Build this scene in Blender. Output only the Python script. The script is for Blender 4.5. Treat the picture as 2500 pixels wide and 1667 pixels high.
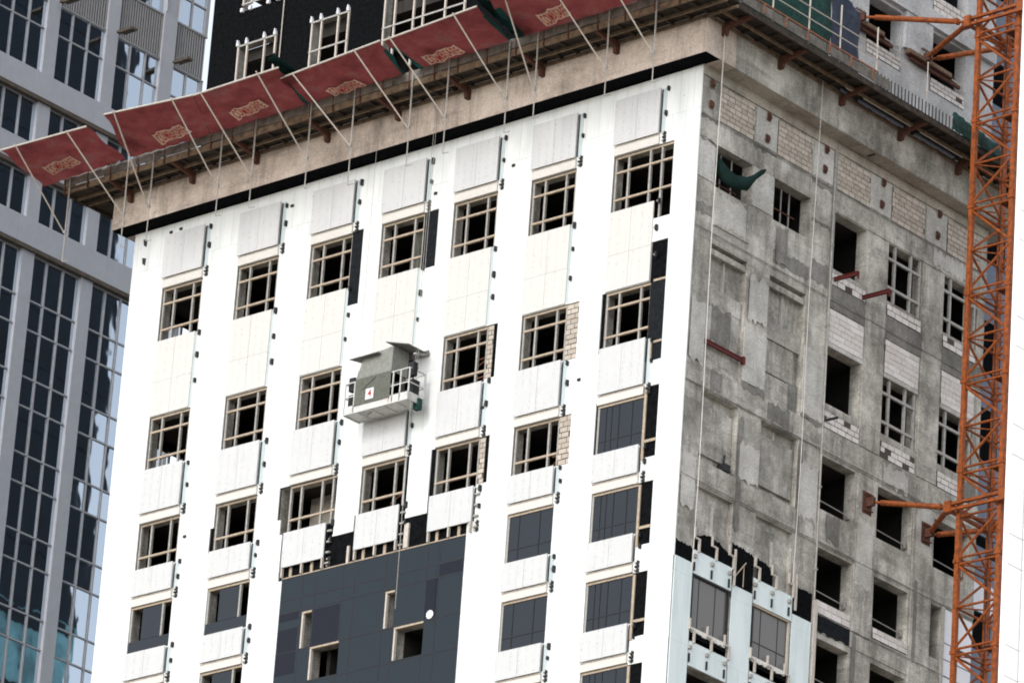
import bpy, math, random
from mathutils import Vector, Matrix
random.seed(7)
for o in list(bpy.data.objects): bpy.data.objects.remove(o)
SC = bpy.context.scene
COL = SC.collection

# ---------------------------------------------------------------- camera
CAMP = Vector((116.5856, -137.6689, 1.7))
W2C = Matrix(((0.758742, 0.647941, 0.066959), (0.204655, -0.334709, 0.91983), (0.618407, -0.68421, -0.386562)))
cd = bpy.data.cameras.new('camera')
cam = bpy.data.objects.new('camera', cd); COL.objects.link(cam)
cd.sensor_width = 36.0; cd.lens = 36.0 * 14285.7 / 2500.0
cd.clip_start = 1.0; cd.clip_end = 5000.0
cam.matrix_world = Matrix.Translation(CAMP) @ W2C.transposed().to_4x4()
SC.camera = cam

# ---------------------------------------------------------------- light
SUN_EL, SUN_AZ = math.radians(30), math.radians(172)      # azimuth clockwise from +Y: in front of the white facade; the bare side only catches sky
w = bpy.data.worlds.new('World'); SC.world = w; w.use_nodes = True
nt = w.node_tree; nt.nodes.clear()
sky = nt.nodes.new('ShaderNodeTexSky'); sky.sky_type = 'NISHITA'; sky.sun_disc = False
sky.sun_elevation = SUN_EL; sky.sun_rotation = SUN_AZ
sky.air_density = 1.0; sky.dust_density = 1.0; sky.ozone_density = 1.0
hs = nt.nodes.new('ShaderNodeHueSaturation'); hs.inputs['Saturation'].default_value = 0.30
bg = nt.nodes.new('ShaderNodeBackground'); bg.inputs['Strength'].default_value = 0.15
wo = nt.nodes.new('ShaderNodeOutputWorld')
nt.links.new(sky.outputs[0], hs.inputs['Color']); nt.links.new(hs.outputs[0], bg.inputs[0]); nt.links.new(bg.outputs[0], wo.inputs[0])
sl = bpy.data.lights.new('sun', 'SUN'); sl.energy = 0.5; sl.angle = math.radians(14); sl.color = (1.0, 0.95, 0.88)
so = bpy.data.objects.new('sun', sl); COL.objects.link(so)
sd = Vector((math.sin(SUN_AZ) * math.cos(SUN_EL), math.cos(SUN_AZ) * math.cos(SUN_EL), math.sin(SUN_EL)))
so.rotation_euler = sd.to_track_quat('Z', 'Y').to_euler()
SC.view_settings.view_transform = 'Standard'; SC.view_settings.look = 'None'
SC.view_settings.exposure = 1.1; SC.view_settings.gamma = 1.0
SC.render.engine = 'CYCLES'
SC.cycles.max_bounces = 6
SC.cycles.pixel_filter_type = 'BLACKMAN_HARRIS'; SC.cycles.filter_width = 1.9

# ---------------------------------------------------------------- materials
def N(nt, t, **kw):
    n = nt.nodes.new(t)
    for k, v in kw.items():
        if k in n.inputs: n.inputs[k].default_value = v
        else: setattr(n, k, v)
    return n
def newmat(name, rough=0.8, metal=0.0, spec=0.3):
    m = bpy.data.materials.new(name); m.use_nodes = True
    b = m.node_tree.nodes['Principled BSDF']
    b.inputs['Roughness'].default_value = rough; b.inputs['Metallic'].default_value = metal
    b.inputs['Specular IOR Level'].default_value = spec
    return m, m.node_tree, b
def ramp(nt, stops, interp='LINEAR'):
    r = nt.nodes.new('ShaderNodeValToRGB'); r.color_ramp.interpolation = interp
    e = r.color_ramp.elements
    while len(e) < len(stops): e.new(0.5)
    for i, (p, c) in enumerate(stops):
        e[i].position = p; e[i].color = (*c, 1) if len(c) == 3 else c
    return r
def mixc(nt, fac, a, b, mode='MIX'):
    m = nt.nodes.new('ShaderNodeMix'); m.data_type = 'RGBA'; m.blend_type = mode
    for s, v in ((0, fac), (6, a), (7, b)):
        if isinstance(v, bpy.types.NodeSocket): nt.links.new(v, m.inputs[s])
        else: m.inputs[s].default_value = v if isinstance(v, (int, float)) else (*v, 1)
    return m.outputs[2]
def mmath(nt, op, a, b=0.0):
    m = nt.nodes.new('ShaderNodeMath'); m.operation = op
    for i, v in enumerate((a, b)):
        if isinstance(v, bpy.types.NodeSocket): nt.links.new(v, m.inputs[i])
        else: m.inputs[i].default_value = v
    return m.outputs[0]
def coords(nt, sx=1, sy=1, sz=1):
    g = nt.nodes.new('ShaderNodeNewGeometry')
    mp = nt.nodes.new('ShaderNodeMapping'); mp.inputs['Scale'].default_value = (sx, sy, sz)
    nt.links.new(g.outputs['Position'], mp.inputs[0]); return mp.outputs[0]
def noise(nt, vec, scale, detail=4, rough=0.6):
    n = N(nt, 'ShaderNodeTexNoise', Scale=scale, Detail=detail, Roughness=rough)
    nt.links.new(vec, n.inputs['Vector']); return n.outputs['Fac']
def bump(nt, b, h, dist=0.02, strength=0.5):
    n = N(nt, 'ShaderNodeBump', Distance=dist, Strength=strength)
    nt.links.new(h, n.inputs['Height']); nt.links.new(n.outputs[0], b.inputs['Normal'])

def concrete(name, lo, mid, hi, stain=(0.1, 0.095, 0.085), stain_amt=0.6, speck=0.32):
    m, nt, b = newmat(name, 0.9, 0, 0.2)
    v = coords(nt); vs = coords(nt, 1, 1, 0.13); vh = coords(nt, 0.3, 0.3, 2.2)
    n1 = noise(nt, v, 0.5, 8, 0.7); r1 = ramp(nt, [(0.36, lo), (0.5, mid), (0.62, hi)]); nt.links.new(n1, r1.inputs[0])
    n2 = noise(nt, vs, 2.4, 8, 0.72); r2 = ramp(nt, [(0.49, (0, 0, 0)), (0.66, (1, 1, 1))]); nt.links.new(n2, r2.inputs[0])
    c = mixc(nt, mmath(nt, 'MULTIPLY', r2.outputs[0], stain_amt), r1.outputs[0], stain)
    n4 = noise(nt, vh, 1.1, 7, 0.7); r4 = ramp(nt, [(0.54, (0, 0, 0)), (0.64, (1, 1, 1))]); nt.links.new(n4, r4.inputs[0])
    c = mixc(nt, mmath(nt, 'MULTIPLY', r4.outputs[0], stain_amt * 0.65), c, stain)
    n6 = noise(nt, v, 3.3, 6, 0.75); r6 = ramp(nt, [(0.55, (0, 0, 0)), (0.68, (1, 1, 1))]); nt.links.new(n6, r6.inputs[0])
    c = mixc(nt, mmath(nt, 'MULTIPLY', r6.outputs[0], 0.35), c, tuple(min(0.8, h * 1.25) for h in hi))
    n3 = noise(nt, v, 16, 3, 0.9); r3 = ramp(nt, [(0.28, (1 - speck,) * 3), (0.72, (1 + speck,) * 3)]); nt.links.new(n3, r3.inputs[0])
    c = mixc(nt, 1.0, c, r3.outputs[0], 'MULTIPLY')
    vo = N(nt, 'ShaderNodeTexVoronoi', Scale=2.6); nt.links.new(v, vo.inputs['Vector'])
    c = mixc(nt, mmath(nt, 'MULTIPLY', mmath(nt, 'LESS_THAN', vo.outputs['Distance'], 0.055), 0.6), c, (0.05, 0.045, 0.04))
    nt.links.new(c, b.inputs['Base Color'])
    n5 = noise(nt, v, 5, 8, 0.75); bump(nt, b, n5, 0.04, 0.7)
    return m
M = {}
M['concrete'] = concrete('grey_concrete', (0.20, 0.188, 0.166), (0.37, 0.35, 0.315), (0.56, 0.535, 0.49))
M['concrete_pale'] = concrete('pale_concrete', (0.36, 0.345, 0.32), (0.46, 0.445, 0.415), (0.55, 0.535, 0.505), stain_amt=0.22)
M['concrete_dark'] = concrete('damp_concrete', (0.12, 0.115, 0.10), (0.19, 0.182, 0.165), (0.26, 0.25, 0.23))
M['concrete_bounce'] = concrete('bounce_tinted_concrete', (0.40, 0.335, 0.285), (0.58, 0.485, 0.42), (0.68, 0.58, 0.51), stain=(0.16, 0.13, 0.11), stain_amt=0.5, speck=0.25)  # warm tint paints in light bounced off the red nets
M['soffit'] = concrete('soffit_concrete', (0.28, 0.25, 0.215), (0.38, 0.345, 0.295), (0.46, 0.42, 0.36), stain_amt=0.3)
M['upper_concrete'] = concrete('upper_grey_concrete', (0.34, 0.34, 0.345), (0.44, 0.44, 0.45), (0.53, 0.53, 0.545), stain_amt=0.2)

def plain(name, col, rough=0.7, metal=0.0, var=0.15, scale=3.0, spec=0.3, bscale=None, bdist=0.01):
    m, nt, b = newmat(name, rough, metal, spec)
    v = coords(nt); n = noise(nt, v, scale, 5, 0.65)
    r = ramp(nt, [(0.3, tuple(c * (1 - var) for c in col)), (0.7, tuple(min(1, c * (1 + var)) for c in col))]); nt.links.new(n, r.inputs[0])
    nt.links.new(r.outputs[0], b.inputs['Base Color'])
    if bscale: bump(nt, b, noise(nt, v, bscale, 5, 0.7), bdist, 0.6)
    return m
M['interior'] = plain('unlit_interior_block', (0.02, 0.019, 0.018), 0.95, var=0.4, scale=1.5)  # darkness of unlit rooms painted into this and the soffit colour
M['interior_slab'] = plain('unlit_interior_soffit', (0.035, 0.031, 0.028), 0.95, var=0.4, scale=1.5)
M['interior_pale'] = plain('pale_interior_wall', (0.42, 0.38, 0.33), 0.95, var=0.2, scale=2)
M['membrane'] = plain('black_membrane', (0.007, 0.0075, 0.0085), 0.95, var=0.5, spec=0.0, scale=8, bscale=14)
M['membrane_grey'] = plain('charcoal_membrane', (0.016, 0.018, 0.021), 0.95, spec=0.0, var=0.35, scale=6, bscale=14)
M['steel'] = plain('galvanised_steel', (0.34, 0.325, 0.30), 0.55, 0.2, var=0.25, scale=9)
M['steel_tan'] = plain('tan_galvanised_steel', (0.39, 0.315, 0.235), 0.55, 0.1, var=0.25, scale=9)
M['steel_white'] = plain('white_tube_steel', (0.5, 0.45, 0.4), 0.5, 0.0, var=0.15, scale=9)
M['steel_dark'] = plain('dark_bracket_steel', (0.015, 0.016, 0.018), 0.6, 0.0, var=0.4, scale=20)
M['rust'] = plain('rusty_steel', (0.09, 0.038, 0.025), 0.85, var=0.5, scale=12)
M['rust_red'] = plain('red_primed_steel', (0.10, 0.016, 0.014), 0.7, var=0.3, scale=12)
M['wood'] = plain('weathered_formwork_timber', (0.17, 0.12, 0.08), 0.9, var=0.5, scale=4, bscale=16)
M['wood_dark'] = plain('dark_deck_timber', (0.045, 0.034, 0.026), 0.9, var=0.6, scale=4, bscale=16)
M['wood_grey'] = plain('grey_toe_boards', (0.14, 0.125, 0.11), 0.9, var=0.5, scale=3, bscale=16)
M['rust_rail'] = plain('rusted_rail', (0.22, 0.10, 0.06), 0.85, var=0.5, scale=14)
M['green_net'] = plain('green_netting', (0.010, 0.042, 0.036), 0.9, var=0.7, scale=7, bscale=20)
M['navy_sheet'] = plain('navy_sheet', (0.02, 0.028, 0.05), 0.6, var=0.5, scale=5)
M['orange'] = plain('orange_crane_paint', (0.24, 0.054, 0.005), 0.6, var=0.6, scale=6, spec=0.4)
M['orange_dirty'] = plain('dirty_orange_paint', (0.10, 0.03, 0.012), 0.7, var=0.6, scale=9)
M['rope'] = plain('pale_rope', (0.55, 0.53, 0.5), 0.8)
M['cable'] = plain('black_cable', (0.02, 0.02, 0.022), 0.7)
M['asphalt'] = plain('sandy_ground', (0.30, 0.27, 0.22), 0.9, var=0.3, scale=0.4)
M['slate'] = plain('slate_blue_cladding', (0.12, 0.14, 0.19), 0.45, 0.1, var=0.25, scale=6)
M['white_sheet'] = plain('white_sheet', (0.7, 0.7, 0.74), 0.5, var=0.04)
M['canopy_grey'] = plain('grey_plywood_canopy', (0.16, 0.155, 0.145), 0.8, var=0.3, scale=5)
M['gondola_white'] = plain('white_painted_steel', (0.56, 0.56, 0.54), 0.5, var=0.15, scale=6)
M['green_mesh'] = plain('grey_green_screen', (0.115, 0.12, 0.10), 0.9, var=0.25, scale=12, bscale=30)
M['screen_pale'] = plain('pale_plastic_sheet', (0.22, 0.225, 0.205), 0.7, var=0.2, scale=6)
M['red_paint'] = plain('red_lettering', (0.40, 0.02, 0.012), 0.8, var=0.25, scale=10)
M['tower_metal'] = plain('grey_metal_panel', (0.43, 0.435, 0.47), 0.45, 0.15, var=0.06, scale=2)
M['tower_brown'] = plain('brown_soffit_trim', (0.09, 0.07, 0.055), 0.7, var=0.3)
M['mullion'] = plain('aluminium_mullion', (0.38, 0.38, 0.4), 0.45, 0.2, var=0.1)
M['louvre'] = plain('grey_louvre_blades', (0.33, 0.325, 0.33), 0.5, 0.2, var=0.1)
M['white_stone'] = plain('white_polished_cladding', (0.84, 0.84, 0.84), 0.5, var=0.02)
M['joint'] = plain('grey_joint', (0.4, 0.4, 0.41), 0.8)
M['dirt'] = plain('dirty_seam', (0.38, 0.33, 0.28), 0.9, var=0.4, scale=12)
M['mastic'] = plain('white_mastic', (0.7, 0.68, 0.64), 0.7, var=0.2, scale=10)
M['rear_dark'] = plain('dark_side_cladding', (0.005, 0.011, 0.020), 0.6, var=0.5, scale=0.8)
M['teal'] = plain('reflected_teal_panels', (0.17, 0.36, 0.40), 0.5, var=0.95, scale=0.4)  # only on the added rear block, to tint the glass reflections

# white insulation boards: fine joints, fixing dots, very light soiling; axis = which world axis runs along the facade
def boards(name, col, axis, bw=1.2, bh=2.4, dots=True, joint=0.72, jw=0.006):
    m, nt, b = newmat(name, 0.75, 0, 0.25)
    g = nt.nodes.new('ShaderNodeNewGeometry'); sep = nt.nodes.new('ShaderNodeSeparateXYZ'); nt.links.new(g.outputs['Position'], sep.inputs[0])
    cb = nt.nodes.new('ShaderNodeCombineXYZ'); nt.links.new(sep.outputs[axis], cb.inputs[0]); nt.links.new(sep.outputs[2], cb.inputs[1])
    br = N(nt, 'ShaderNodeTexBrick'); br.offset = 0.5
    br.inputs['Scale'].default_value = 1.0; br.inputs['Brick Width'].default_value = bw; br.inputs['Row Height'].default_value = bh
    br.inputs['Mortar Size'].default_value = jw; br.inputs['Mortar Smooth'].default_value = 0.3
    br.inputs['Color1'].default_value = (*col, 1); br.inputs['Color2'].default_value = (*[c * 0.985 for c in col], 1); br.inputs['Mortar'].default_value = (*[c * joint for c in col], 1)
    nt.links.new(cb.outputs[0], br.inputs['Vector'])
    c = br.outputs['Color']
    n1 = noise(nt, coords(nt, 1, 1, 0.2), 1.6, 4, 0.6); r1 = ramp(nt, [(0.34, (0.86, 0.885, 0.88)), (0.56, (1, 1, 1))]); nt.links.new(n1, r1.inputs[0])
    c = mixc(nt, 1.0, c, r1.outputs[0], 'MULTIPLY')
    if dots:
        vo = N(nt, 'ShaderNodeTexVoronoi', Scale=1.7); nt.links.new(cb.outputs[0], vo.inputs['Vector'])
        d = mmath(nt, 'LESS_THAN', vo.outputs['Distance'], 0.035)
        c = mixc(nt, mmath(nt, 'MULTIPLY', d, 0.8), c, (0.12, 0.12, 0.12))
    nt.links.new(c, b.inputs['Base Color']); return m
M['board'] = boards('white_insulation_board', (0.745, 0.76, 0.755), 0, bw=0.6, joint=0.68, jw=0.009)
M['board_blue'] = boards('pale_blue_board', (0.72, 0.79, 0.80), 1)
M['reveal_shade'] = boards('shade_blue_reveal', (0.50, 0.57, 0.59), 0, dots=False)  # bluish tone stands for the shaded reveals beside the panels
# spandrel panels: protective film printed with faint upright lines of small type
def spandrel_mat(name, col, ink):
    m, nt, b = newmat(name, 0.7, 0, 0.25)
    g = nt.nodes.new('ShaderNodeNewGeometry'); sep = nt.nodes.new('ShaderNodeSeparateXYZ'); nt.links.new(g.outputs['Position'], sep.inputs[0])
    fx = mmath(nt, 'FRACT', mmath(nt, 'MULTIPLY', sep.outputs[0], 2.9))
    band = mmath(nt, 'MULTIPLY', mmath(nt, 'GREATER_THAN', fx, 0.36), mmath(nt, 'LESS_THAN', fx, 0.66))
    cb = nt.nodes.new('ShaderNodeCombineXYZ'); nt.links.new(mmath(nt, 'MULTIPLY', sep.outputs[0], 26.0), cb.inputs[0]); nt.links.new(mmath(nt, 'MULTIPLY', sep.outputs[2], 9.0), cb.inputs[1])
    n1 = N(nt, 'ShaderNodeTexNoise', Scale=1.0, Detail=2.0); nt.links.new(cb.outputs[0], n1.inputs['Vector'])
    ink_m = mmath(nt, 'MULTIPLY', mmath(nt, 'GREATER_THAN', n1.outputs['Fac'], 0.56), band)
    n2 = noise(nt, coords(nt), 1.1, 2); ink_m = mmath(nt, 'MULTIPLY', ink_m, mmath(nt, 'GREATER_THAN', n2, 0.44))
    n3 = noise(nt, coords(nt), 3.0, 5, 0.7); r3 = ramp(nt, [(0.35, tuple(c * 0.955 for c in col)), (0.62, col)]); nt.links.new(n3, r3.inputs[0])
    c = mixc(nt, mmath(nt, 'MULTIPLY', ink_m, ink), r3.outputs[0], (0.3, 0.31, 0.31))
    nt.links.new(c, b.inputs['Base Color']); return m
M['spandrel'] = spandrel_mat('film_covered_panel', (0.565, 0.57, 0.575), 0.42)
M['spandrel_warm'] = spandrel_mat('warm_white_panel', (0.61, 0.60, 0.575), 0.36)
M['lintel'] = plain('off_white_lintel', (0.60, 0.58, 0.545), 0.7, var=0.05, scale=5)
# blocks: every loose block takes its own shade
def blocks(name, c1, c2):
    m, nt, b = newmat(name, 0.9, 0, 0.2)
    g = nt.nodes.new('ShaderNodeNewGeometry'); r = ramp(nt, [(0.0, c1), (1.0, c2)]); nt.links.new(g.outputs['Random Per Island'], r.inputs[0])
    n = noise(nt, coords(nt), 9, 5, 0.8); r2 = ramp(nt, [(0.3, (0.8, 0.8, 0.8)), (0.7, (1.1, 1.1, 1.1))]); nt.links.new(n, r2.inputs[0])
    nt.links.new(mixc(nt, 1.0, r.outputs[0], r2.outputs[0], 'MULTIPLY'), b.inputs['Base Color'])
    bump(nt, b, noise(nt, coords(nt), 15, 4), 0.015, 0.7); return m
M['block_white'] = blocks('white_blocks', (0.60, 0.55, 0.52), (0.72, 0.68, 0.66))
M['block_tan'] = blocks('tan_blocks', (0.40, 0.35, 0.295), (0.55, 0.485, 0.42))
M['mortar'] = plain('dark_open_joints', (0.075, 0.06, 0.055), 0.95, var=0.4, scale=10)

def glassm(name, col, rough, metal, wob=0.0, spec=0.5):
    m, nt, b = newmat(name, rough, metal, spec)
    b.inputs['Base Color'].default_value = (*col, 1)
    if wob: bump(nt, b, noise(nt, coords(nt, 1, 1, 0.6), 0.7, 2, 0.5), wob, 1.0)
    return m
M['dark_glass'] = glassm('dark_grey_glass', (0.010, 0.014, 0.020), 0.14, 0.0, 0.02, 0.34)
M['black_glass'] = glassm('black_panel_glass', (0.010, 0.017, 0.023), 0.14, 0.0, 0.02, 0.24)
M['curtain_glass'] = glassm('reflective_blue_glass', (0.46, 0.52, 0.58), 0.02, 1.0, 0.006)
M['side_glass'] = glassm('grey_reflecting_glass', (0.13, 0.12, 0.11), 0.06, 0.0, 0.01)

def netmat(name, col, keep=False):
    m, nt, b = newmat(name, 0.9, 0, 0.1)
    v = coords(nt); n = noise(nt, v, 1.2, 5, 0.7)
    r = ramp(nt, [(0.3, tuple(c * 0.6 for c in col)), (0.55, col), (0.75, (col[0] * 0.75, col[1] * 2.0, col[2] * 1.7) if not keep else col)]); nt.links.new(n, r.inputs[0])
    sp = noise(nt, v, 40, 2, 0.9); r2 = ramp(nt, [(0.3, (0.55, 0.55, 0.55)), (0.7, (1.35, 1.35, 1.35))]); nt.links.new(sp, r2.inputs[0])
    c = mixc(nt, 1.0, r.outputs[0], r2.outputs[0], 'MULTIPLY')
    nt.links.new(c, b.inputs['Base Color'])
    tr = nt.nodes.new('ShaderNodeBsdfTranslucent'); nt.links.new(c, tr.inputs[0])
    mx = nt.nodes.new('ShaderNodeMixShader'); mx.inputs[0].default_value = 0.45
    nt.links.new(b.outputs[0], mx.inputs[1]); nt.links.new(tr.outputs[0], mx.inputs[2])
    nt.links.new(mx.outputs[0], nt.nodes['Material Output'].inputs[0]); return m
M['banner'] = netmat('faded_cream_banner', (0.92, 0.74, 0.58), keep=True)
M['red_net'] = netmat('red_mesh_fabric', (0.22, 0.052, 0.05))
M['green_fabric'] = netmat('green_mesh_fabric', (0.014, 0.05, 0.044))

# ---------------------------------------------------------------- mesh helpers
class MB:
    def __init__(s): s.v = []; s.f = []; s.m = []
    def box(s, x0, x1, y0, y1, z0, z1, mi=0):
        if x0 > x1: x0, x1 = x1, x0
        if y0 > y1: y0, y1 = y1, y0
        if z0 > z1: z0, z1 = z1, z0
        n = len(s.v)
        s.v += [(x0, y0, z0), (x1, y0, z0), (x1, y1, z0), (x0, y1, z0), (x0, y0, z1), (x1, y0, z1), (x1, y1, z1), (x0, y1, z1)]
        for q in ((0, 3, 2, 1), (4, 5, 6, 7), (0, 1, 5, 4), (1, 2, 6, 5), (2, 3, 7, 6), (3, 0, 4, 7)):
            s.f.append(tuple(n + i for i in q)); s.m.append(mi)
        return s
    def quad(s, a, b, c, d, mi=0):
        n = len(s.v); s.v += [tuple(a), tuple(b), tuple(c), tuple(d)]; s.f.append((n, n + 1, n + 2, n + 3)); s.m.append(mi); return s
    def bar(s, p, q, r=0.03, n=8, mi=0, r2=None):
        p, q = Vector(p), Vector(q); d = (q - p).normalized(); r2 = r if r2 is None else r2
        u = d.cross(Vector((0, 0, 1))) if abs(d.z) < 0.95 else d.cross(Vector((1, 0, 0)))
        u.normalize(); v = d.cross(u); k = len(s.v)
        for c, rr in ((p, r), (q, r2)):
            for i in range(n):
                a = 2 * math.pi * (i + 0.5) / n
                s.v.append(tuple(c + rr * (math.cos(a) * u + math.sin(a) * v)))
        for i in range(n):
            j = (i + 1) % n
            s.f.append((k + i, k + j, k + n + j, k + n + i)); s.m.append(mi)
        s.f.append(tuple(k + i for i in range(n))[::-1]); s.m.append(mi)
        s.f.append(tuple(k + n + i for i in range(n))); s.m.append(mi)
        return s
    def prism(s, poly, fn, mi=0):
        """poly: list of 2-D points; fn(u, v, k) -> 3-D point for side k = 0 / 1"""
        n = len(poly); k = len(s.v)
        for side in (0, 1):
            for (u, v) in poly: s.v.append(tuple(fn(u, v, side)))
        s.f.append(tuple(k + i for i in range(n))); s.m.append(mi)
        s.f.append(tuple(k + n + i for i in range(n))[::-1]); s.m.append(mi)
        for i in range(n):
            j = (i + 1) % n
            s.f.append((k + i, k + n + i, k + n + j, k + j)); s.m.append(mi)
        return s
    def build(s, name, mats, parent=None, smooth=False, origin=None):
        me = bpy.data.meshes.new(name)
        vs = s.v
        if origin: vs = [(a - origin[0], b - origin[1], c - origin[2]) for a, b, c in vs]
        me.from_pydata(vs, [], s.f)
        if not isinstance(mats, (list, tuple)): mats = [mats]
        for mm in mats: me.materials.append(M[mm] if isinstance(mm, str) else mm)
        me.polygons.foreach_set('material_index', s.m)
        if smooth: me.polygons.foreach_set('use_smooth', [True] * len(me.polygons))
        import bmesh
        bm = bmesh.new(); bm.from_mesh(me); bmesh.ops.recalc_face_normals(bm, faces=bm.faces); bm.to_mesh(me); bm.free()
        me.update()
        o = bpy.data.objects.new(name, me); COL.objects.link(o)
        if origin and not parent: o.location = origin
        if parent is not None:
            o.parent = parent
            r = parent
            off = Vector((0, 0, 0))
            while r is not None: off += Vector(r.location); r = r.parent
            o.location = Vector(origin or (0, 0, 0)) - off
        return o
def tag(o, label=None, cat=None, group=None, kind=None):
    if label: o['label'] = label
    if cat: o['category'] = cat
    if group: o['group'] = group
    if kind: o['kind'] = kind
    return o
def empty(name, loc, label, cat, group=None):
    o = bpy.data.objects.new(name, None); COL.objects.link(o); o.location = loc; o.empty_display_size = 0.5
    return tag(o, label, cat, group)
def box(name, mats, parent, *a): return MB().box(*a).build(name, mats, parent)

def wall(mb, U0, U1, Z0, Z1, holes, front, back, axis, mi=0, mj=0):
    """flat wall with rectangular holes. axis 0: runs along X, front/back are Y values; axis 1: runs along Y, front/back are X values"""
    us = sorted({U0, U1, *[min(max(h[0], U0), U1) for h in holes], *[min(max(h[1], U0), U1) for h in holes]})
    zs = sorted({Z0, Z1, *[min(max(h[2], Z0), Z1) for h in holes], *[min(max(h[3], Z0), Z1) for h in holes]})
    P3 = (lambda u, d, z: (u, d, z)) if axis == 0 else (lambda u, d, z: (d, u, z))
    occ = [[not any(h[0] < (us[i] + us[i + 1]) / 2 < h[1] and h[2] < (zs[j] + zs[j + 1]) / 2 < h[3] for h in holes) for j in range(len(zs) - 1)] for i in range(len(us) - 1)]
    def o(i, j): return 0 <= i < len(us) - 1 and 0 <= j < len(zs) - 1 and occ[i][j]
    for i in range(len(us) - 1):
        for j in range(len(zs) - 1):
            if not occ[i][j]: continue
            a, b, c, d = us[i], us[i + 1], zs[j], zs[j + 1]
            mb.quad(P3(a, front, c), P3(b, front, c), P3(b, front, d), P3(a, front, d), mi)
            mb.quad(P3(a, back, c), P3(a, back, d), P3(b, back, d), P3(b, back, c), mj)
            if not o(i - 1, j): mb.quad(P3(a, front, c), P3(a, front, d), P3(a, back, d), P3(a, back, c), mj)
            if not o(i + 1, j): mb.quad(P3(b, front, c), P3(b, back, c), P3(b, back, d), P3(b, front, d), mj)
            if not o(i, j - 1): mb.quad(P3(a, front, c), P3(a, back, c), P3(b, back, c), P3(b, front, c), mj)
            if not o(i, j + 1): mb.quad(P3(a, front, d), P3(b, front, d), P3(b, back, d), P3(a, back, d), mj)
    # weld so that normals recalculate consistently
    key = {}; remap = []; nv = []
    for v in mb.v:
        k = tuple(round(c, 4) for c in v)
        if k not in key: key[k] = len(nv); nv.append(v)
        remap.append(key[k])
    mb.v = nv; mb.f = [tuple(remap[i] for i in f) for f in mb.f]
    return mb

def blockwork(name, mat, parent, axis, u0, u1, z0, z1, face, n_rows, bl=0.42, depth=0.06, missing=0.0, gap=0.022, ragged=False):
    """real blocks, each its own small box with uneven joints; face = coordinate of the front, wall goes behind it"""
    sgn = 1 if axis == 0 else -1
    mb = MB()
    def B(a, b, d0, d1, c, d, mi):
        if axis == 0: mb.box(a, b, face + d0, face + d1, c, d, mi)
        else: mb.box(face - d0, face - d1, a, b, c, d, mi)
    B(u0, u1, depth * 0.35, depth, z0 + 0.004, z1 - 0.004, 1)
    h = (z1 - z0) / n_rows
    for r in range(n_rows):
        x = u0 - (bl * (0.5 if r % 2 else 0.0)) + random.uniform(-0.05, 0.05)
        while x < u1 - 0.03:
            L_ = bl * random.uniform(0.85, 1.12)
            a, b = max(u0 + 0.004, x + gap / 2), min(u1 - 0.004, x + L_ - gap / 2)
            if b - a > 0.05 and random.random() >= missing:
                g1, g2 = gap * random.uniform(0.3, 0.75), gap * random.uniform(0.3, 0.75)
                o_ = random.uniform(0.0, 0.008)
                B(a, b, o_, depth * 0.6, z0 + r * h + g1, z0 + (r + 1) * h - g2, 0)
            x += L_
    return mb.build(name, [mat, 'mortar'], parent)

# ================================================================ THE TOWER UNDER CONSTRUCTION
tower = empty('construction_tower', (-13, 8, 0), 'concrete tower under construction, white insulated front, bare grey side, wide ledge near the top', 'building')
X0S = [-25.2, -21.42, -17.82, -14.4, -11.0, -7.42, -3.7]
Z_LOW = 58.0
WZ = [(83.32, 85.4), (78.25, 80.3), (74.37, 76.15), (71.2, 72.95), (68.02, 69.78), (64.85, 66.6)]
holes = []
for i, x in enumerate(X0S):
    for r, (a, b) in enumerate(WZ):
        if r >= 3 and 2 <= i <= 4: continue
        w_ = 2.0
        if i == 6 and r == 0: w_, a = 2.64, 82.65
        if i == 2 and r == 2: w_, x_ = 2.2, x - 0.45; holes.append((x_, x_ + 2.65, 74.37, b)); continue
        holes.append((x, x + w_, a, b))
BW = [(-16.14, -14.8, 68.6, 69.8), (-12.24, -10.9, 68.6, 69.8), (-16.66, -16.2, 69.86, 71.2), (-12.76, -12.34, 69.86, 71.2)]
holes += BW
front_core = wall(MB(), -26.88, -0.02, Z_LOW, 88.3, holes, 0.03, 0.48, 0, 0, 1).build('front_wall', ['membrane', 'concrete'], tower)

# white insulation boards over it, with the places that are still missing
bh = []
for i, x in enumerate(X0S):
    for r, (a, b) in enumerate(WZ):
        if r >= 3 and 2 <= i <= 4: continue
        e = 0.03
        bh.append((x - e, x + 2.0 + e, a - 0.02, b + 0.02))
bh += [(-3.73, -1.06, 82.65, 85.42), (-1.78, -1.06, 77.36, 81.78), (-3.86, -3.68, 78.1, 80.32), (-1.75, -1.06, 73.85, 76.44), (-3.8, -3.66, 74.3, 76.3),
       (-1.7, -1.06, 70.73, 72.98), (-1.68, -1.06, 67.5, 69.77), (-1.68, -1.05, 64.3, 66.55),
       (-15.85, -15.3, 82.6, 85.5), (-15.85, -15.55, 82.6, 83.5), (-12.42, -11.73, 83.22, 85.42),
       (-9.0, -8.54, 78.32, 80.33), (-9.0, -8.53, 74.42, 76.16), (-5.42, -4.86, 78.2, 80.31), (-5.42, -4.88, 74.35, 76.17),
       (-11.2, -10.98, 74.1, 76.16), (-18.33, -15.6, 74.95, 76.18), (-18.16, -15.7, 74.37, 75.0), (-15.85, -15.55, 73.9, 76.1), (-12.35, -12.2, 73.8, 76.15),
       (-17.8, -9.28, 60, 72.66), (-18.02, -15.58, 72.6, 74.4), (-15.6, -14.5, 72.6, 73.82), (-14.6, -12.3, 72.6, 74.4), (-12.35, -11.1, 72.6, 73.82), (-11.2, -9.28, 72.6, 74.4),
       (-21.6, -21.44, 74.35, 75.3)]
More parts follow.
